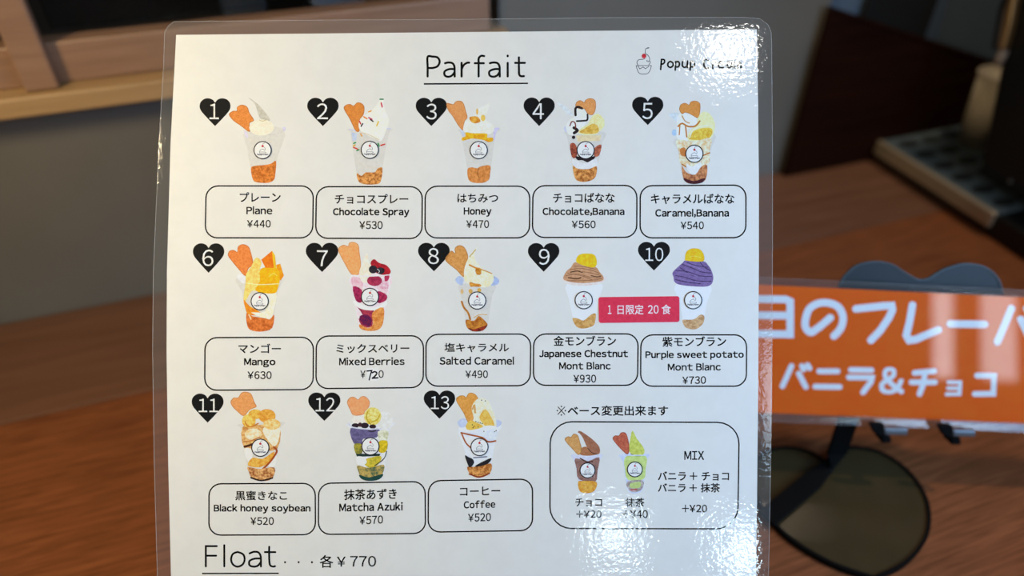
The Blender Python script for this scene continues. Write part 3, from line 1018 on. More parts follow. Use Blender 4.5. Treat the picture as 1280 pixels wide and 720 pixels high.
picture('mixed berry parfait picture with blackberries, beside the number seven', 375, 293,
        [('p', ((232, 214, 218), (222, 198, 206)), [(355, 288), (630, 285), (600, 450), (575, 620), (540, 665), (470, 672), (420, 655), (400, 600), (375, 430)])],
        [('berry_layers', [('p', ((228, 190, 200), (212, 160, 178)), [(360, 300), (425, 310), (440, 350), (420, 400), (370, 370)]), ('p', ((232, 198, 206), (206, 140, 166)), [(535, 345), (612, 325), (600, 420), (560, 425)]),
                           ('p', ((168, 40, 88), (124, 18, 60)), [(368, 365), (430, 390), (430, 472), (388, 460)]), ('p', ((176, 44, 86), (130, 20, 60)), [(540, 398), (602, 425), (595, 462), (540, 478)]), ('p', (176, 50, 86), [(588, 292), (620, 288), (612, 322), (590, 328)]),
                           ('p', ((176, 60, 80), (120, 20, 56)), [(383, 485), (430, 515), (512, 528), (505, 575), (500, 640), (440, 645), (408, 590), (435, 560)]), ('p', ((120, 20, 60), (70, 20, 70)), [(415, 570), (470, 560), (500, 600), (480, 640), (430, 620)])]),
         ('whipped_cream', [('p', ((244, 240, 242), (234, 226, 232)), [(372, 462), (430, 488), (520, 512), (600, 468), (594, 502), (520, 530), (430, 522), (380, 490)]), ('e', (170, 170, 180), (540, 540, 18, 16))]),
         ('sponge_crumbs', [('p', ((226, 156, 84), (196, 110, 46)), [(502, 548), (580, 510), (576, 620), (540, 665), (470, 672), (420, 655), (414, 625), (470, 652), (508, 625)])]),
         biscuit([(270, 120), (275, 95), (305, 80), (336, 88), (345, 65), (375, 60), (405, 80), (412, 130), (422, 220), (405, 282), (360, 280), (310, 200)], ((234, 164, 106), (222, 146, 84))),
         ('soft_serve', [('p', ((240, 230, 210), (226, 208, 184)), [(466, 132), (478, 190), (500, 260), (475, 335), (430, 332), (412, 272), (430, 210)])]),
         ('berries', [('p', ((178, 32, 44), (132, 14, 34)), [(490, 205), (515, 176), (550, 202), (600, 218), (630, 260), (610, 286), (560, 282), (520, 262)]),
                      ('e', ((40, 34, 46), (20, 18, 26)), (508, 247, 30, 28)), ('e', ((44, 40, 50), (22, 20, 28)), (560, 256, 28, 24)), ('l', (200, 200, 205), 4, [(538, 245), (552, 258), (546, 270)]), ('e', ((170, 52, 84), (140, 28, 66)), (518, 325, 52, 37))]),
         ('cup_lip_line', [('l', (240, 226, 236), 7, [(358, 287), (480, 294), (628, 284)])])],
        (487, 437))

picture('salted caramel parfait picture, pale with golden nuts, beside the number eight', 515, 293,
        [('p', PALE, [(330, 350), (570, 350), (555, 430), (535, 560), (520, 640), (470, 675), (420, 672), (380, 640), (365, 560), (340, 430)])],
        [('cup_rim', [('p', (176, 190, 222), [(300, 320), (325, 293), (357, 310), (350, 352), (325, 350)]), ('p', (164, 180, 216), [(556, 288), (602, 318), (592, 350), (548, 358), (565, 320)])]),
         biscuit([(235, 185), (255, 140), (275, 120), (300, 138), (300, 100), (330, 82), (365, 100), (387, 160), (370, 220), (362, 298), (310, 250)], ((208, 150, 84), (190, 126, 60))),
         ('soft_serve', [('p', ((242, 234, 206), (228, 212, 168)), [(467, 73), (440, 115), (432, 160), (450, 200), (500, 250), (560, 280), (560, 340), (500, 372), (380, 342), (360, 270), (380, 190), (420, 130)])]),
         ('nut_pieces', [('l', (204, 140, 50), 12, [(398, 216), (440, 236), (468, 242)]), ('l', (206, 156, 80), 8, [(470, 244), (520, 262), (552, 276)]), ('p', ((206, 146, 56), (170, 96, 24)), [(440, 245), (475, 240), (478, 280), (448, 282)]),
                         ('p', ((214, 156, 64), (180, 104, 30)), [(400, 335), (440, 345), (474, 350), (474, 366), (430, 366), (405, 366)]), ('e', (214, 168, 90), (406, 398, 14, 16)), ('e', (214, 168, 80), (466, 390, 14, 14)), ('e', (216, 180, 120), (347, 400, 10, 18)), ('l', (196, 170, 90), 7, [(400, 160), (420, 135), (440, 112)])]),
         ('caramel_sauce', [('l', ((190, 126, 50), (160, 92, 28)), 13, [(345, 470), (360, 510), (388, 545), (404, 592)]), ('l', (210, 170, 110), 6, [(430, 580), (465, 560), (520, 560)])]),
         ('sponge_crumbs', [('p', ((198, 132, 50), (150, 78, 24)), [(374, 594), (430, 602), (462, 568), (505, 602), (524, 630), (500, 660), (450, 676), (400, 665), (378, 640)]), ('p', ((150, 50, 30), (60, 16, 14)), [(388, 648), (430, 660), (518, 632), (490, 670), (420, 675)])])],
        (452, 462))

STR9 = ((150, 104, 74), (136, 92, 62))
picture('chestnut mont blanc picture with brown strands and a yellow chestnut', 650, 293,
        [('p', ((226, 228, 230), (220, 222, 224)), [(325, 345), (560, 340), (545, 450), (525, 580), (510, 640), (440, 662), (385, 640), (365, 580), (340, 460)])],
        [('cup_rim', [('p', ((230, 212, 206), (216, 196, 190)), [(303, 300), (575, 300), (588, 312), (560, 345), (440, 360), (330, 348)])]),
         ('chestnut_strands', [('p', ((196, 148, 112), (182, 132, 96)), [(298, 310), (320, 260), (350, 235), (378, 198), (430, 212), (520, 228), (550, 265), (577, 300), (560, 328), (440, 342), (340, 332)]),
                               ('l', (96, 58, 34), 9, [(335, 304), (390, 312), (420, 304)]), ('l', (90, 54, 32), 8, [(350, 266), (395, 258), (430, 268)]), ('l', (90, 54, 32), 7, [(492, 290), (530, 298), (556, 296)])]
          + [('l', STR9, 5, p) for p in ([(318, 290), (400, 280), (480, 300), (565, 312)], [(330, 325), (430, 325), (540, 318)], [(345, 250), (420, 240), (500, 255), (550, 275)], [(372, 225), (440, 228), (520, 245)], [(330, 275), (420, 290), (500, 320)], [(420, 262), (480, 270), (560, 290)])]),
         ('chestnut', [('p', ((240, 196, 36), (224, 172, 20)), [(388, 178), (410, 145), (460, 137), (512, 145), (530, 185), (523, 226), (480, 232), (400, 204)]), ('l', (226, 176, 30), 3, [(450, 150), (452, 205)]), ('l', (226, 176, 30), 3, [(475, 150), (476, 212)]), ('l', (226, 176, 30), 3, [(500, 155), (500, 215)])]),
         ('sponge_crumbs', [('p', ((206, 162, 98), (180, 128, 64)), [(362, 586), (400, 586), (440, 600), (490, 560), (523, 553), (520, 600), (505, 637), (440, 656), (390, 642)])])],
        (440, 460))

STR10 = ((74, 56, 98), (56, 42, 78))
picture('purple sweet potato mont blanc picture with violet strands and yellow top', 790, 293,
        [('p', ((222, 222, 230), (216, 217, 226)), [(300, 350), (540, 355), (515, 480), (495, 600), (470, 650), (420, 662), (370, 645), (350, 600), (330, 480)])],
        [('purple_strands', [('p', ((124, 102, 150), (108, 86, 134)), [(278, 270), (310, 235), (350, 200), (372, 185), (490, 190), (522, 215), (545, 250), (560, 300), (547, 350), (490, 367), (350, 357), (295, 337), (285, 300)])]
          + [('l', STR10, 6, p) for p in ([(300, 255), (380, 262), (470, 292), (550, 296)], [(300, 290), (360, 300), (440, 325), (545, 330)], [(345, 212), (420, 240), (480, 265), (545, 272)], [(300, 318), (380, 335), (470, 345)],
                                          [(380, 200), (440, 220), (520, 232)], [(330, 235), (400, 280), (460, 300)], [(470, 200), (500, 232), (540, 256)])]
          + [('l', (140, 118, 170), 4, p) for p in ([(310, 270), (390, 276), (470, 306)], [(360, 205), (430, 228), (490, 252)], [(310, 305), (400, 330), (500, 340)])]),
         ('sweet_potato_top', [('p', ((244, 190, 36), (230, 164, 24)), [(365, 167), (375, 125), (410, 103), (460, 105), (490, 135), (498, 180), (470, 194), (375, 187)]), ('l', (250, 208, 80), 5, [(395, 160), (430, 155), (475, 165)])]),
         ('sponge_crumbs', [('p', ((204, 168, 126), (172, 128, 84)), [(347, 597), (390, 595), (430, 590), (470, 560), (498, 570), (490, 620), (450, 656), (410, 661), (365, 645)])])],
        (420, 460))

picture('black honey soybean parfait picture with round mochi, beside the number eleven', 235, 480,
        [('p', PALE, [(360, 280), (665, 265), (640, 310), (620, 450), (600, 590), (585, 660), (520, 675), (450, 660), (420, 600), (395, 450), (380, 320)])],
        [biscuit([(300, 125), (320, 100), (352, 98), (375, 65), (410, 60), (440, 75), (462, 130), (475, 160), (430, 180), (390, 222), (350, 195), (315, 160)], ((222, 154, 96), (208, 136, 76))),
         ('soybean_layers', [('p', ((224, 182, 118), (186, 122, 60)), [(380, 300), (500, 285), (635, 292), (622, 450), (500, 460), (394, 450)]), ('p', ((238, 228, 208), (226, 208, 176)), [(520, 330), (560, 285), (638, 295), (627, 400), (590, 430)]),
                             ('p', (236, 232, 224), [(395, 450), (440, 450), (450, 500), (430, 545), (404, 510)]), ('p', ((232, 176, 80), (206, 136, 44)), [(418, 565), (450, 512), (520, 520), (602, 468), (572, 540), (500, 578)]), ('p', (238, 232, 222), [(555, 562), (612, 488), (606, 572)])]),
         ('mochi', [('e', ((240, 200, 104), (214, 150, 50)), (425, 258, 48, 46)), ('e', ((234, 184, 84), (206, 140, 40)), (470, 212, 50, 34)), ('e', ((228, 168, 74), (204, 134, 40)), (550, 224, 60, 48)), ('e', ((238, 206, 150), (224, 168, 80)), (585, 282, 60, 38)), ('e', ((246, 232, 200), (226, 188, 124)), (455, 350, 60, 40))]),
         ('black_honey_syrup', [('l', (78, 38, 20), 16, [(396, 436), (425, 428), (448, 420)]), ('l', (160, 74, 28), 13, [(598, 440), (618, 470), (572, 540), (520, 592)]), ('l', (196, 120, 40), 8, [(398, 262), (412, 290), (440, 298), (490, 275)]), ('l', (190, 120, 60), 8, [(395, 400), (440, 395), (500, 370)])]),
         ('sponge_crumbs', [('p', ((220, 172, 112), (146, 78, 36)), [(418, 575), (500, 590), (602, 580), (587, 655), (520, 674), (450, 657), (425, 610)]), ('l', (44, 28, 24), 11, [(440, 650), (510, 670), (588, 652)])])],
        (505, 443))

picture('matcha azuki parfait picture with olive-green ball, beside the number twelve', 375, 480,
        [('p', ((222, 222, 226), (208, 210, 218)), [(338, 275), (650, 270), (620, 320), (605, 470), (580, 620), (550, 660), (480, 670), (430, 655), (405, 600), (385, 450), (355, 320)])],
        [('whipped_cream', [('e', (236, 222, 212), (420, 248, 62, 38)), ('e', (226, 224, 218), (588, 255, 56, 62))]),
         biscuit([(330, 130), (345, 100), (375, 94), (405, 112), (425, 92), (455, 92), (482, 125), (475, 165), (450, 190), (440, 212), (375, 218), (350, 180)], ((232, 160, 110), (220, 144, 92))),
         ('matcha_mochi', [('e', ((232, 214, 140), (206, 180, 60)), (505, 226, 60, 62)), ('l', (186, 158, 34), 9, [(470, 195), (462, 240), (490, 280)]), ('l', (192, 166, 40), 10, [(555, 215), (535, 250), (500, 265)])]),
         ('azuki_beans', [('e', (44, 30, 40), (385, 290, 26, 16)), ('e', (40, 26, 36), (450, 290, 28, 20)), ('e', (46, 30, 40), (505, 297, 24, 15)), ('e', (60, 34, 44), (418, 284, 14, 15))]),
         ('azuki_layers', [('p', ((106, 98, 140), (82, 74, 112)), [(352, 308), (480, 320), (552, 318), (532, 372), (440, 382), (430, 422), (374, 412)]), ('l', (50, 44, 62), 10, [(478, 325), (500, 332), (525, 324)]),
                           ('p', ((222, 222, 202), (180, 180, 140)), [(540, 332), (612, 328), (602, 402), (560, 402)]), ('p', ((164, 152, 50), (96, 100, 50)), [(378, 418), (430, 420), (430, 484), (388, 482)]), ('p', ((216, 188, 40), (176, 150, 20)), [(548, 400), (607, 398), (597, 470), (548, 472)]),
                           ('q', (32, 52, 50), [(388, 485), (560, 485), (552, 500), (398, 506)]), ('p', ((206, 184, 60), (160, 150, 40)), [(440, 530), (562, 500), (542, 560), (480, 582)]), ('p', (238, 238, 228), [(392, 506), (450, 510), (462, 552), (402, 562)]), ('p', (226, 226, 224), [(585, 520), (600, 480), (590, 590), (545, 590)])]),
         ('sponge_crumbs', [('p', ((186, 158, 84), (70, 92, 66)), [(400, 565), (480, 582), (582, 560), (575, 620), (550, 660), (480, 671), (430, 656), (408, 610)]), ('p', (26, 66, 60), [(412, 630), (480, 648), (576, 624), (550, 662), (480, 673), (430, 660)]), ('l', (30, 40, 40), 6, [(602, 468), (582, 520), (520, 566)])]),
         ('cup_lip_line', [('l', (206, 208, 224), 9, [(338, 275), (370, 303), (480, 314), (560, 312)])])],
        (490, 433))

picture('coffee parfait picture with caramel swirl and dark jelly, beside the number thirteen', 520, 480,
        [('p', ((222, 223, 230), (212, 214, 224)), [(300, 290), (580, 285), (560, 350), (540, 450), (520, 570), (510, 620), (440, 650), (380, 630), (355, 590), (335, 450)])],
        [('cup_rim', [('p', (192, 200, 228), [(288, 265), (330, 240), (372, 270), (330, 302), (303, 300)]), ('p', (188, 196, 226), [(555, 252), (592, 265), (580, 292), (548, 302)])]),
         biscuit([(280, 115), (300, 88), (330, 85), (348, 97), (365, 70), (395, 68), (425, 95), (430, 150), (400, 250), (365, 270), (330, 200)], ((218, 156, 78), (202, 136, 56))),
         ('soft_serve', [('p', ((238, 230, 206), (226, 210, 168)), [(385, 170), (410, 120), (450, 100), (500, 120), (530, 180), (555, 260), (547, 305), (450, 302), (380, 290), (400, 240)]), ('p', ((228, 186, 92), (214, 162, 62)), [(440, 232), (482, 178), (530, 250), (542, 300), (480, 292)]), ('l', (210, 160, 90), 12, [(392, 175), (405, 150), (410, 200)]),
                         ('p', ((232, 190, 90), (214, 164, 56)), [(345, 296), (375, 255), (440, 280), (462, 302), (370, 322)]), ('e', (232, 234, 238), (510, 315, 60, 26))]),
         ('coffee_layers', [('p', ((214, 219, 232), (204, 208, 222)), [(308, 330), (430, 345), (552, 312), (552, 392), (500, 402), (440, 372), (330, 352)]), ('p', (236, 232, 226), [(328, 370), (400, 380), (382, 432), (350, 412)]), ('l', ((176, 92, 40), (140, 66, 26)), 11, [(313, 340), (380, 355), (460, 374), (500, 402), (552, 396)]), ('l', (170, 88, 44), 10, [(318, 348), (345, 408), (378, 442)])]),
         ('cocoa_dust', [('e', (40, 34, 32), (x, y, 4, 4)) for x, y in ((390, 285), (402, 296), (415, 262), (430, 268), (445, 272), (458, 276), (395, 305), (430, 300), (470, 330), (545, 332), (555, 325), (480, 120), (455, 115))]),
         ('sponge_crumbs', [('p', CRUMB, [(355, 575), (420, 575), (520, 552), (512, 620), (440, 651), (380, 631)]), ('l', (130, 44, 22), 9, [(370, 625), (440, 645), (508, 620)])]),
         ('coffee_jelly', [('p', ((34, 32, 40), (26, 24, 30)), [(340, 495), (365, 508), (394, 522), (402, 550), (372, 580), (350, 535)]), ('p', (30, 28, 34), [(408, 572), (450, 545), (522, 514), (500, 552), (440, 572)]), ('l', (110, 112, 130), 8, [(400, 512), (490, 505)])])],
        (440, 438))

picture('chocolate soft serve picture in the base options frame', 680, 525,
        [('p', ((206, 206, 220), (196, 196, 212)), [(195, 240), (395, 238), (380, 290), (360, 430), (350, 495), (300, 510), (250, 495), (235, 420), (212, 290)])],
        [('soft_serve', [('p', ((150, 112, 102), (124, 86, 76)), [(215, 268), (300, 288), (382, 260), (370, 350), (352, 432), (240, 412), (225, 340)]), ('l', (84, 52, 44), 9, [(250, 268), (300, 292), (335, 290)]), ('l', (176, 140, 132), 7, [(325, 300), (350, 340), (345, 400)]),
                         ('p', ((174, 114, 78), (154, 96, 62)), [(238, 232), (260, 195), (300, 188), (342, 215), (358, 245), (300, 256)]),
                         ('p', ((160, 106, 80), (140, 88, 64)), [(233, 88), (248, 78), (300, 110), (350, 150), (383, 192), (382, 235), (340, 235), (300, 195), (270, 130), (246, 96)]), ('l', (90, 56, 40), 6, [(302, 198), (330, 228), (365, 240)])]),
         biscuit([(145, 140), (165, 118), (186, 122), (205, 100), (232, 110), (245, 150), (257, 200), (240, 242), (200, 205)], ((206, 156, 96), (190, 134, 74))),
         ('sponge_crumbs', [('p', ((232, 172, 72), (200, 126, 36)), [(235, 430), (270, 424), (362, 430), (350, 490), (300, 509), (247, 495)])]),
         ('cup_lip_line', [('l', (212, 212, 226), 8, [(196, 241), (300, 254), (394, 240)])])],
        (300, 350), 55)

picture('green matcha soft serve picture in the base options frame', 680, 525,
        [('p', ((198, 204, 230), (188, 194, 222)), [(525, 240), (722, 238), (700, 290), (690, 430), (678, 490), (630, 510), (580, 495), (565, 420), (545, 290)])],
        [('soft_serve', [('p', ((196, 212, 134), (178, 196, 112)), [(553, 280), (575, 250), (620, 248), (707, 255), (702, 340), (687, 412), (580, 416), (558, 340)]),
                         ('p', ((200, 204, 104), (176, 182, 74)), [(610, 76), (640, 130), (685, 190), (693, 230), (660, 253), (610, 241), (585, 210), (595, 140)]), ('l', (96, 104, 34), 5, [(600, 236), (635, 250), (668, 250)])]),
         biscuit([(477, 135), (490, 112), (517, 112), (532, 92), (560, 92), (576, 125), (587, 190), (577, 238), (530, 200)], ((190, 100, 74), (164, 74, 52))),
         ('sponge_crumbs', [('p', ((190, 178, 176), (130, 116, 110)), [(572, 430), (682, 420), (676, 480), (630, 502), (588, 490)]), ('p', (184, 202, 122), [(596, 442), (665, 430), (660, 470), (600, 472)]), ('l', (176, 80, 76), 10, [(600, 485), (640, 482)])]),
         ('cup_lip_line', [('l', (204, 210, 232), 8, [(527, 241), (560, 246), (700, 246), (720, 239)])])],
        (627, 343), 55)

# ------------------------------------------------------------------ heart display stand with its orange flavour card
YAW = R_(-3.7)
LEAN = R_(22)
cb = Vector((.215, .2415, .0335))                        # middle of the card's lower edge
ca = Vector((math.cos(YAW), math.sin(YAW), 0))           # along the card
cu_ = Vector((-math.sin(YAW)*math.sin(LEAN), math.cos(YAW)*math.sin(LEAN), math.cos(LEAN)))
cn = ca.cross(cu_)
cn = cn if cn.y < 0 else -cn
CMAT = Matrix(((ca.x, cu_.x, cn.x, cb.x), (ca.y, cu_.y, cn.y, cb.y), (ca.z, cu_.z, cn.z, cb.z), (0, 0, 0, 1)))
if CMAT.to_3x3().determinant() < 0:
    raise RuntimeError('card frame is mirrored')
CI = CMAT.inverted()


def K(px, py, z=0.0):
    p = CI @ on_plane(px, py, cb, cn)
    return (p.x, p.y, z)


card = empty('flavour_card', CMAT, 'orange laminated flavour card with white lettering, held by the dark heart stand', 'sign')
M_ORANGE = ink((228, 92, 18), (222, 86, 15), 60, dimples=False)
M_WHITE = ink((236, 238, 242), (232, 234, 238), 60, dimples=False)
ob = [K(880, 352.5), K(1410, 377.5), K(1410, 534.5), K(880, 512.5)]
b = MB()
b.prism([(x, y, 0) for x, y, z in ob], (0, 0, Z0), M_ORANGE)
b.build('orange_sheet', card, fix=True)
to = dense([(868, 342.5), (1422, 369), (1422, 544.5), (868, 521)], 10)
ti_ = []
for x, y in to:
    ti_.append((max(880, min(1410, x)), 352.5+(max(880, min(1410, x))-880)*.0472 if y < 440+(x-880)*.045 else 512.5+(max(880, min(1410, x))-880)*.0415))


def card_bend(x, y):
    return .0014 if y > 480+(x-880)*.04 else .0003


film_ring(to, ti_, card_bend, 'laminate_margin', card, K, 1.2)
HW = 9.3
S4 = 4.8
b = MB()
strokes(b, sc8([[(-12, 112), (200, 115), (228, 128), (228, 325), (-12, 320), (-12, 112)], [(-12, 210), (224, 212)]], 940, 350, S4), HW, 2, M_WHITE, K, smooth=False)
strokes(b, sc8([[(468, 225), (430, 258), (390, 290), (350, 312), (320, 280), (322, 225), (345, 170), (400, 138), (465, 138), (520, 165), (545, 225), (530, 290), (490, 335)]], 940, 350, S4), HW, 2, M_WHITE, K)
strokes(b, sc8([[(622, 172), (780, 155), (836, 152), (842, 178), (820, 225), (770, 300), (712, 360)]], 940, 350, S4), HW, 2, M_WHITE, K, smooth=False)
strokes(b, sc8([[(145, 150), (128, 250), (108, 330), (125, 360), (165, 355), (300, 298)]], 1110, 350, S4), HW, 2, M_WHITE, K, smooth=False)
strokes(b, sc8([[(372, 262), (578, 265)]], 1110, 350, S4), HW, 2, M_WHITE, K, smooth=False)
strokes(b, sc8([[(738, 170), (655, 370)], [(795, 235), (860, 372)], [(830, 170), (850, 205)], [(880, 160), (900, 195)]], 1110, 350, S4), HW, 2, M_WHITE, K, smooth=False)
b.build('flavour_heading', card)
b = MB()
W2 = 7
strokes(b, sc8([[(236, 515), (182, 635)], [(280, 560), (322, 640)], [(298, 515), (308, 535)], [(332, 510), (344, 528)],
                [(402, 546), (512, 546)], [(378, 638), (525, 640)], [(592, 538), (715, 540)], [(580, 582), (718, 584), (712, 610), (665, 672)]], 940, 350, S4), W2, 2, M_WHITE, K, smooth=False)
strokes(b, sc8([[(360, 612), (432, 612), (427, 682), (350, 684)], [(358, 648), (425, 648)]], 1110, 350, S4), 4.6, 2, M_WHITE, K, smooth=False)
strokes(b, sc8([[(158, 556), (275, 545)], [(140, 612), (280, 612)], [(222, 552), (208, 630), (188, 682)],
                [(532, 572), (635, 574), (630, 680), (518, 682)]], 1110, 350, S4), W2, 2, M_WHITE, K, smooth=False)
text(b, '&', (1098.5, 458.5, 1130, 492.5), 2, M_WHITE, conv=K, bold=.03)
b.build('flavour_names', card)

# stand
sb = at_z(1036, 588)
SMAT = Matrix.Translation((sb.x, sb.y, 0))
SI = SMAT.inverted()
stand = empty('heart_display_stand', SMAT, 'black display stand with heart-shaped base and back plate holding the orange card', 'stand')
M_METAL = plain('satin_black_enamel', (.004, .004, .004), .6, spec=.06)
M_PLATE = plain('blue_black_enamel', (.014, .024, .032), .32, spec=.4)
M_HOOK = plain('lit_hook_grey', (.16, .18, .20), .38, metal=.7)  # light caught by the hook tips, put into a grey colour


def base_heart(w, h):
    """rounder heart of the base plate, lobes away from the viewer"""
    q = [(.5, .13), (.42, .04), (.28, 0), (.13, .05), (.03, .20), (0, .38), (.035, .56), (.13, .74), (.30, .90), (.5, 1)]
    c = catmull(q, False, 4)
    c = c + [(1-x, y) for x, y in c[-2:0:-1]]
    return [(x*w-w/2, -y*h) for x, y in c]


M_BASE = plain('black_lacquer_olive_reflection', (.056, .038, .015), .2, spec=.22, c2=(.048, .032, .013))  # olive reflection on the black base, put into its colour
b = MB()
hx = SI @ Vector((.1725, .257, 0))
b.prism([(hx.x+x, hx.y+y, .0003) for x, y in base_heart(.0885, .077)], (0, 0, .0024), M_BASE)
base_o = b.build('heart_base', stand, .0006, fix=True)
# raised dark rim along the outline of the base
b = MB()
rim = [(hx.x+x, hx.y+y) for x, y in base_heart(.0890, .0775)]
for q in ribbon(rim, .0016, closed=True):
    b.prism([(p[0], p[1], .0003) for p in q], (0, 0, .0034), M_METAL)
b.build('base_rim', stand)
# stem: a flat bar lying over the base, turning up behind the card
b = MB()


def bar(pts, w, t, mat):
    """flat bar through the points pts, t thick across w, w measured along the ground direction wv"""
    P = [Vector(p) for p, _ in pts]
    Wv = [Vector(v)*(w/2) for _, v in pts]
    Tn = []
    for i in range(len(P)):
        d = (P[min(i+1, len(P)-1)]-P[max(i-1, 0)]).normalized()
        Tn.append(d.cross(Wv[i]).normalized()*(t/2))
    vs = []
    for p, v, n in zip(P, Wv, Tn):
        vs += [p+v+n, p-v+n, p-v-n, p+v-n]
    fs = [[3, 2, 1, 0]]
    for i in range(len(P)-1):
        for j in range(4):
            fs.append([4*i+j, 4*i+(j+1) % 4, 4*i+4+(j+1) % 4, 4*i+4+j])
    m = 4*(len(P)-1)
    fs.append([m, m+1, m+2, m+3])
    b.raw(vs, fs, mat)


foot = SI @ at_z(957, 650, .004)
fd = Vector((foot.x, foot.y, 0)).normalized()
fw = Vector((-fd.y, fd.x, 0))
xw = Vector((1, 0, 0))
mid = Vector((.001, .0005, .006))
bar([((foot.x, foot.y, .0046), -fw), ((foot.x*.3, foot.y*.3, .0046), -fw), (mid, (xw-fw).normalized()), ((.0008, .001, .014), xw), ((.001, .0035, .034), xw), ((.004, .010, .050), xw), ((.020, .0178, .064), xw)], .0105, .0022, M_METAL)
b.build('stem', stand, .0005)
# back plate, a heart 2.4 mm behind the card
PO = -.0030
HP = [(1053, 349), (1060.6, 340), (1073.8, 330.6), (1096, 327), (1115, 330.6), (1130, 340), (1145, 348.4), (1152.5, 349.6), (1162, 347.5), (1177, 338), (1195.6, 331.6), (1208.8, 329.7),
      (1227.5, 332.5), (1242.5, 342), (1251, 357), (1253, 385), (1235, 430), (1195, 478), (1150, 512), (1106, 474), (1066, 425), (1049, 385), (1048, 362)]


def KP(px, py, z):
    """a point on the plane z in front of the card's back, in stand coordinates"""
    p = CI @ on_plane(px, py, cb+cn*z, cn)
    return SI @ (CMAT @ Vector((p.x, p.y, z)))


b = MB()
hp = catmull(HP, True, 4)
b.prism([KP(x, y, PO) for x, y in hp], (SI.to_3x3() @ cn)*-.0020, M_PLATE)
b.build('heart_plate', stand, .0005, fix=True)
M_RIM = plain('paler_plate_edge', (.06, .085, .10), .3)  # paler blue-grey line round the plate's outline
b = MB()
for q in ribbon(hp, 1.6, closed=True):
    b.prism([KP(p[0], p[1], PO+.0002) for p in q], (SI.to_3x3() @ cn)*.0004, M_RIM)
b.build('plate_rim', stand)
# two hooks that carry the lower edge of the card
for x0, x1, y0 in ((1101, 1132, 536.2), (1186, 1216, 538.2)):
    b = MB()
    zf = .0070
    q = [(x0-17, y0-10), (x0+1, y0-10), (x0+4, y0+5), (x0-4, y0+6), (x0-12, y0+1)]
    b.prism([KP(x, y, .0042) for x, y in q], (SI.to_3x3() @ cn)*.0030, M_METAL)
    q = [(x0-8, y0-3), (x0+4, y0-3), (x0+4, y0+5), (x0-8, y0+5)]
    b.prism([KP(x, y+2.5, -.005) for x, y in q], (SI.to_3x3() @ cn)*.009, M_METAL)
    hk = b.build('hook', stand, .0006, fix=True)
    b = MB()
    q = [(x0+1, y0-4.2), (x1, y0-3.4), (x1, y0+5), (x0+1, y0+4.6)]
    b.prism([KP(x, y, .0044) for x, y in q], (SI.to_3x3() @ cn)*.0030, M_HOOK)
    b.build('hook_tip', hk, .0009, fix=True, label='hook tip in a lit grey tone')

# ------------------------------------------------------------------ coffee machine with drip tray, and a paper cup
A0 = at_z(1088, 202)
ad = WN.copy()                                           # along the tray front, towards the viewer
bd = WD.copy()                                           # into the machine
FL = .145
QM = Matrix(((ad.x, bd.x, 0, A0.x), (ad.y, bd.y, 0, A0.y), (0, 0, 1, 0), (0, 0, 0, 1)))
flip = QM.to_3x3().determinant() < 0
QI = QM.inverted()
mach = empty('coffee_machine', Matrix.Translation(A0), 'black coffee machine with silver-edged drip tray at the right edge', 'coffee machine')


def Q(a, c, z):
    """along the front, into the machine, up -> machine-root coordinates"""
    return A0*-1 + (QM @ Vector((a, c, z)))


M_BLK = plain('gloss_black_plastic', (.006, .006, .0065), .35, spec=.4)
M_LIP = plain('warm_lit_brushed_silver', (.46, .37, .27), .38, metal=.45, c2=(.38, .30, .21), scale=30)  # warm light on the silver lip is partly put into its colour
M_GRILL = plain('blue_grey_grill_metal', (.12, .16, .185), .45, metal=.3)
M_SLOT = plain('slot_shadow', (.005, .006, .007), .7)  # shade inside the slots, painted as flat dark ovals on the grill
M_BRASS = plain('bronze_trim', (.42, .26, .12), .38, metal=.8, c2=(.25, .14, .06), scale=25)


def qbox(b, a0, a1, c0, c1, z0, z1, mat):
    b.prism([Q(a0, c0, z0), Q(a1, c0, z0), Q(a1, c1, z0), Q(a0, c1, z0)], (0, 0, z1-z0), mat)


lipR = QI @ on_plane(1253, 250, A0, bd)
TH = .0225
b = MB()
qbox(b, 0, FL+.10, .004, .30, .0004, TH-.003, M_BLK)
b.build('base', mach, .002, fix=True)
b = MB()
qbox(b, .0, lipR.x, -.0012, .0035, .0088, TH, M_LIP)
b.build('tray_lip', mach, .0016, fix=True, label='silver tray edge')
b = MB()
qbox(b, .001, lipR.x, .0042, .112, TH-.0028, TH-.0010, M_GRILL)
gr = b.build('drip_grill', mach, .0006, fix=True)
b = MB()
for i in range(6):
    for j in range(4):
        c0, a0 = .010+j*.026, .009+i*.0205
        outl = [(a0+.0055+.0055*math.cos(q*math.pi/6), c0+.0112+.0112*math.sin(q*math.pi/6)) for q in range(12)]
        if a0+.013 < lipR.x:
            b.face([Q(a, c, TH-.0009) for a, c in outl], M_SLOT)
b.build('grill_slots', gr)
# body column: its left edge follows the silhouette in the view
cs = .028
p1 = QI @ on_plane(1224, 218, A0+bd*cs, bd)
p2 = QI @ on_plane(1252, 78, A0+bd*cs, bd)
p3 = QI @ on_plane(1262, 0, A0+bd*cs, bd)
b = MB()
e = [(p1.x, max(p1.z, TH-.0009)), (p2.x, p2.z), (p3.x, p3.z), (p3.x+.006, p3.z+.10)]
right = FL+.10
b.prism([Q(a, cs, z) for a, z in e] + [Q(right, cs, e[-1][1]), Q(right, cs, e[0][1])], bd*.20, M_BLK)
b.build('body_column', mach, .002, fix=True)
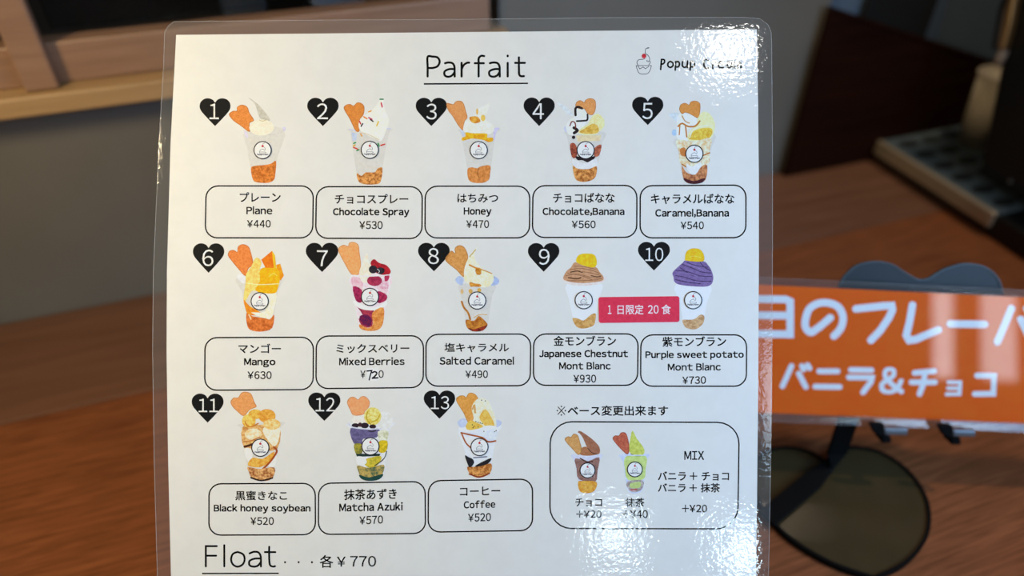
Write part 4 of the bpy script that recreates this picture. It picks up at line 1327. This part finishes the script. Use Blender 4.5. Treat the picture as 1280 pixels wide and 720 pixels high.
# bronze strip on the spout head
q = [(1259, -14), (1252, 12), (1243, 60), (1253, 63), (1262, 30), (1270, -14)]
b = MB()
pts = [QI @ on_plane(x, y, A0+bd*(cs-.009), bd) for x, y in q]
b.prism([Q(p.x, p.y, p.z) for p in pts], bd*.008, M_BRASS)
b.build('spout_trim', mach, .0015, fix=True, label='bronze trim on the spout')
q = [(1256, -14), (1247, 12), (1239, 60), (1245, 64), (1254, 14), (1264, -14)]
b = MB()
pts = [QI @ on_plane(x, y, A0+bd*(cs-.0100), bd) for x, y in q]
b.prism([Q(p.x, p.y, p.z) for p in pts], bd*.0098, M_BLK)
b.build('spout_housing', mach, .001, fix=True)


def lathe(b, prof, mat, seg=40, c=(0, 0)):
    n = len(prof)
    vs = [(c[0]+r*math.cos(2*math.pi*i/seg), c[1]+r*math.sin(2*math.pi*i/seg), z) for i in range(seg) for r, z in prof]
    fs = [[i*n+j, ((i+1) % seg)*n+j, ((i+1) % seg)*n+j+1, i*n+j+1] for i in range(seg) for j in range(n-1)]
    b.raw(vs, fs, mat, True)


nz = QI @ on_plane(1251, 72, A0+bd*(cs-.004), bd)
b = MB()
ncv = Q(nz.x, nz.y, nz.z)
b.raw([], [], M_LIP)
n0 = len(b.v)
lathe(b, [(.0, -.006), (.0030, -.006), (.0036, -.001), (.0036, .006), (0, .006)], plain('greyish_pink_plastic', (.26, .21, .19), .5), 20, (ncv[0], ncv[1]))
b.v = [(x, y, z+ncv[2]) for x, y, z in b.v]
b.build('spout_nozzle', mach)
sw = on_plane(1262, 227, A0+bd*(cs-.0006), bd)
swl = sw-A0
b = MB()
ring = [(math.cos(i*.5236), math.sin(i*.5236)) for i in range(12)]
b.prism([swl+ad*(u*.0018)+Vector((0, 0, v*.0018)) for u, v in ring], bd*.0012, plain('screw_steel', (.35, .37, .4), .3, metal=.9))
b.build('screw', mach, .0003, fix=True)

# paper cup standing on the grill
cz = TH-.0010+.0003
cl = at_z(1203.5, 181, cz+.001)
rb, rt, hc = .0150, .0195, .062
cc = cl + Vector((rb*.93, rb*.35, 0))
cup = empty('paper_cup', Matrix.Translation((cc.x, cc.y, cz)), 'beige paper cup on the drip tray of the coffee machine', 'cup')
M_CUP = plain('beige_paper', (.50, .42, .32), .7, spec=.3, scale=40)
b = MB()
lathe(b, [(0, .002), (rb-.001, .002), (rb, 0), (rt, hc), (rt-.0008, hc), (rb-.0008, .003), (0, .003)], M_CUP)
b.build('cup_wall', cup)
b = MB()
lathe(b, [(rt+.0001, hc-.001), (rt+.0011, hc-.0006), (rt+.0014, hc+.0006), (rt+.0009, hc+.0017), (rt-.0004, hc+.0012), (rt-.0010, hc)], M_CUP)
b.build('rolled_rim', cup)
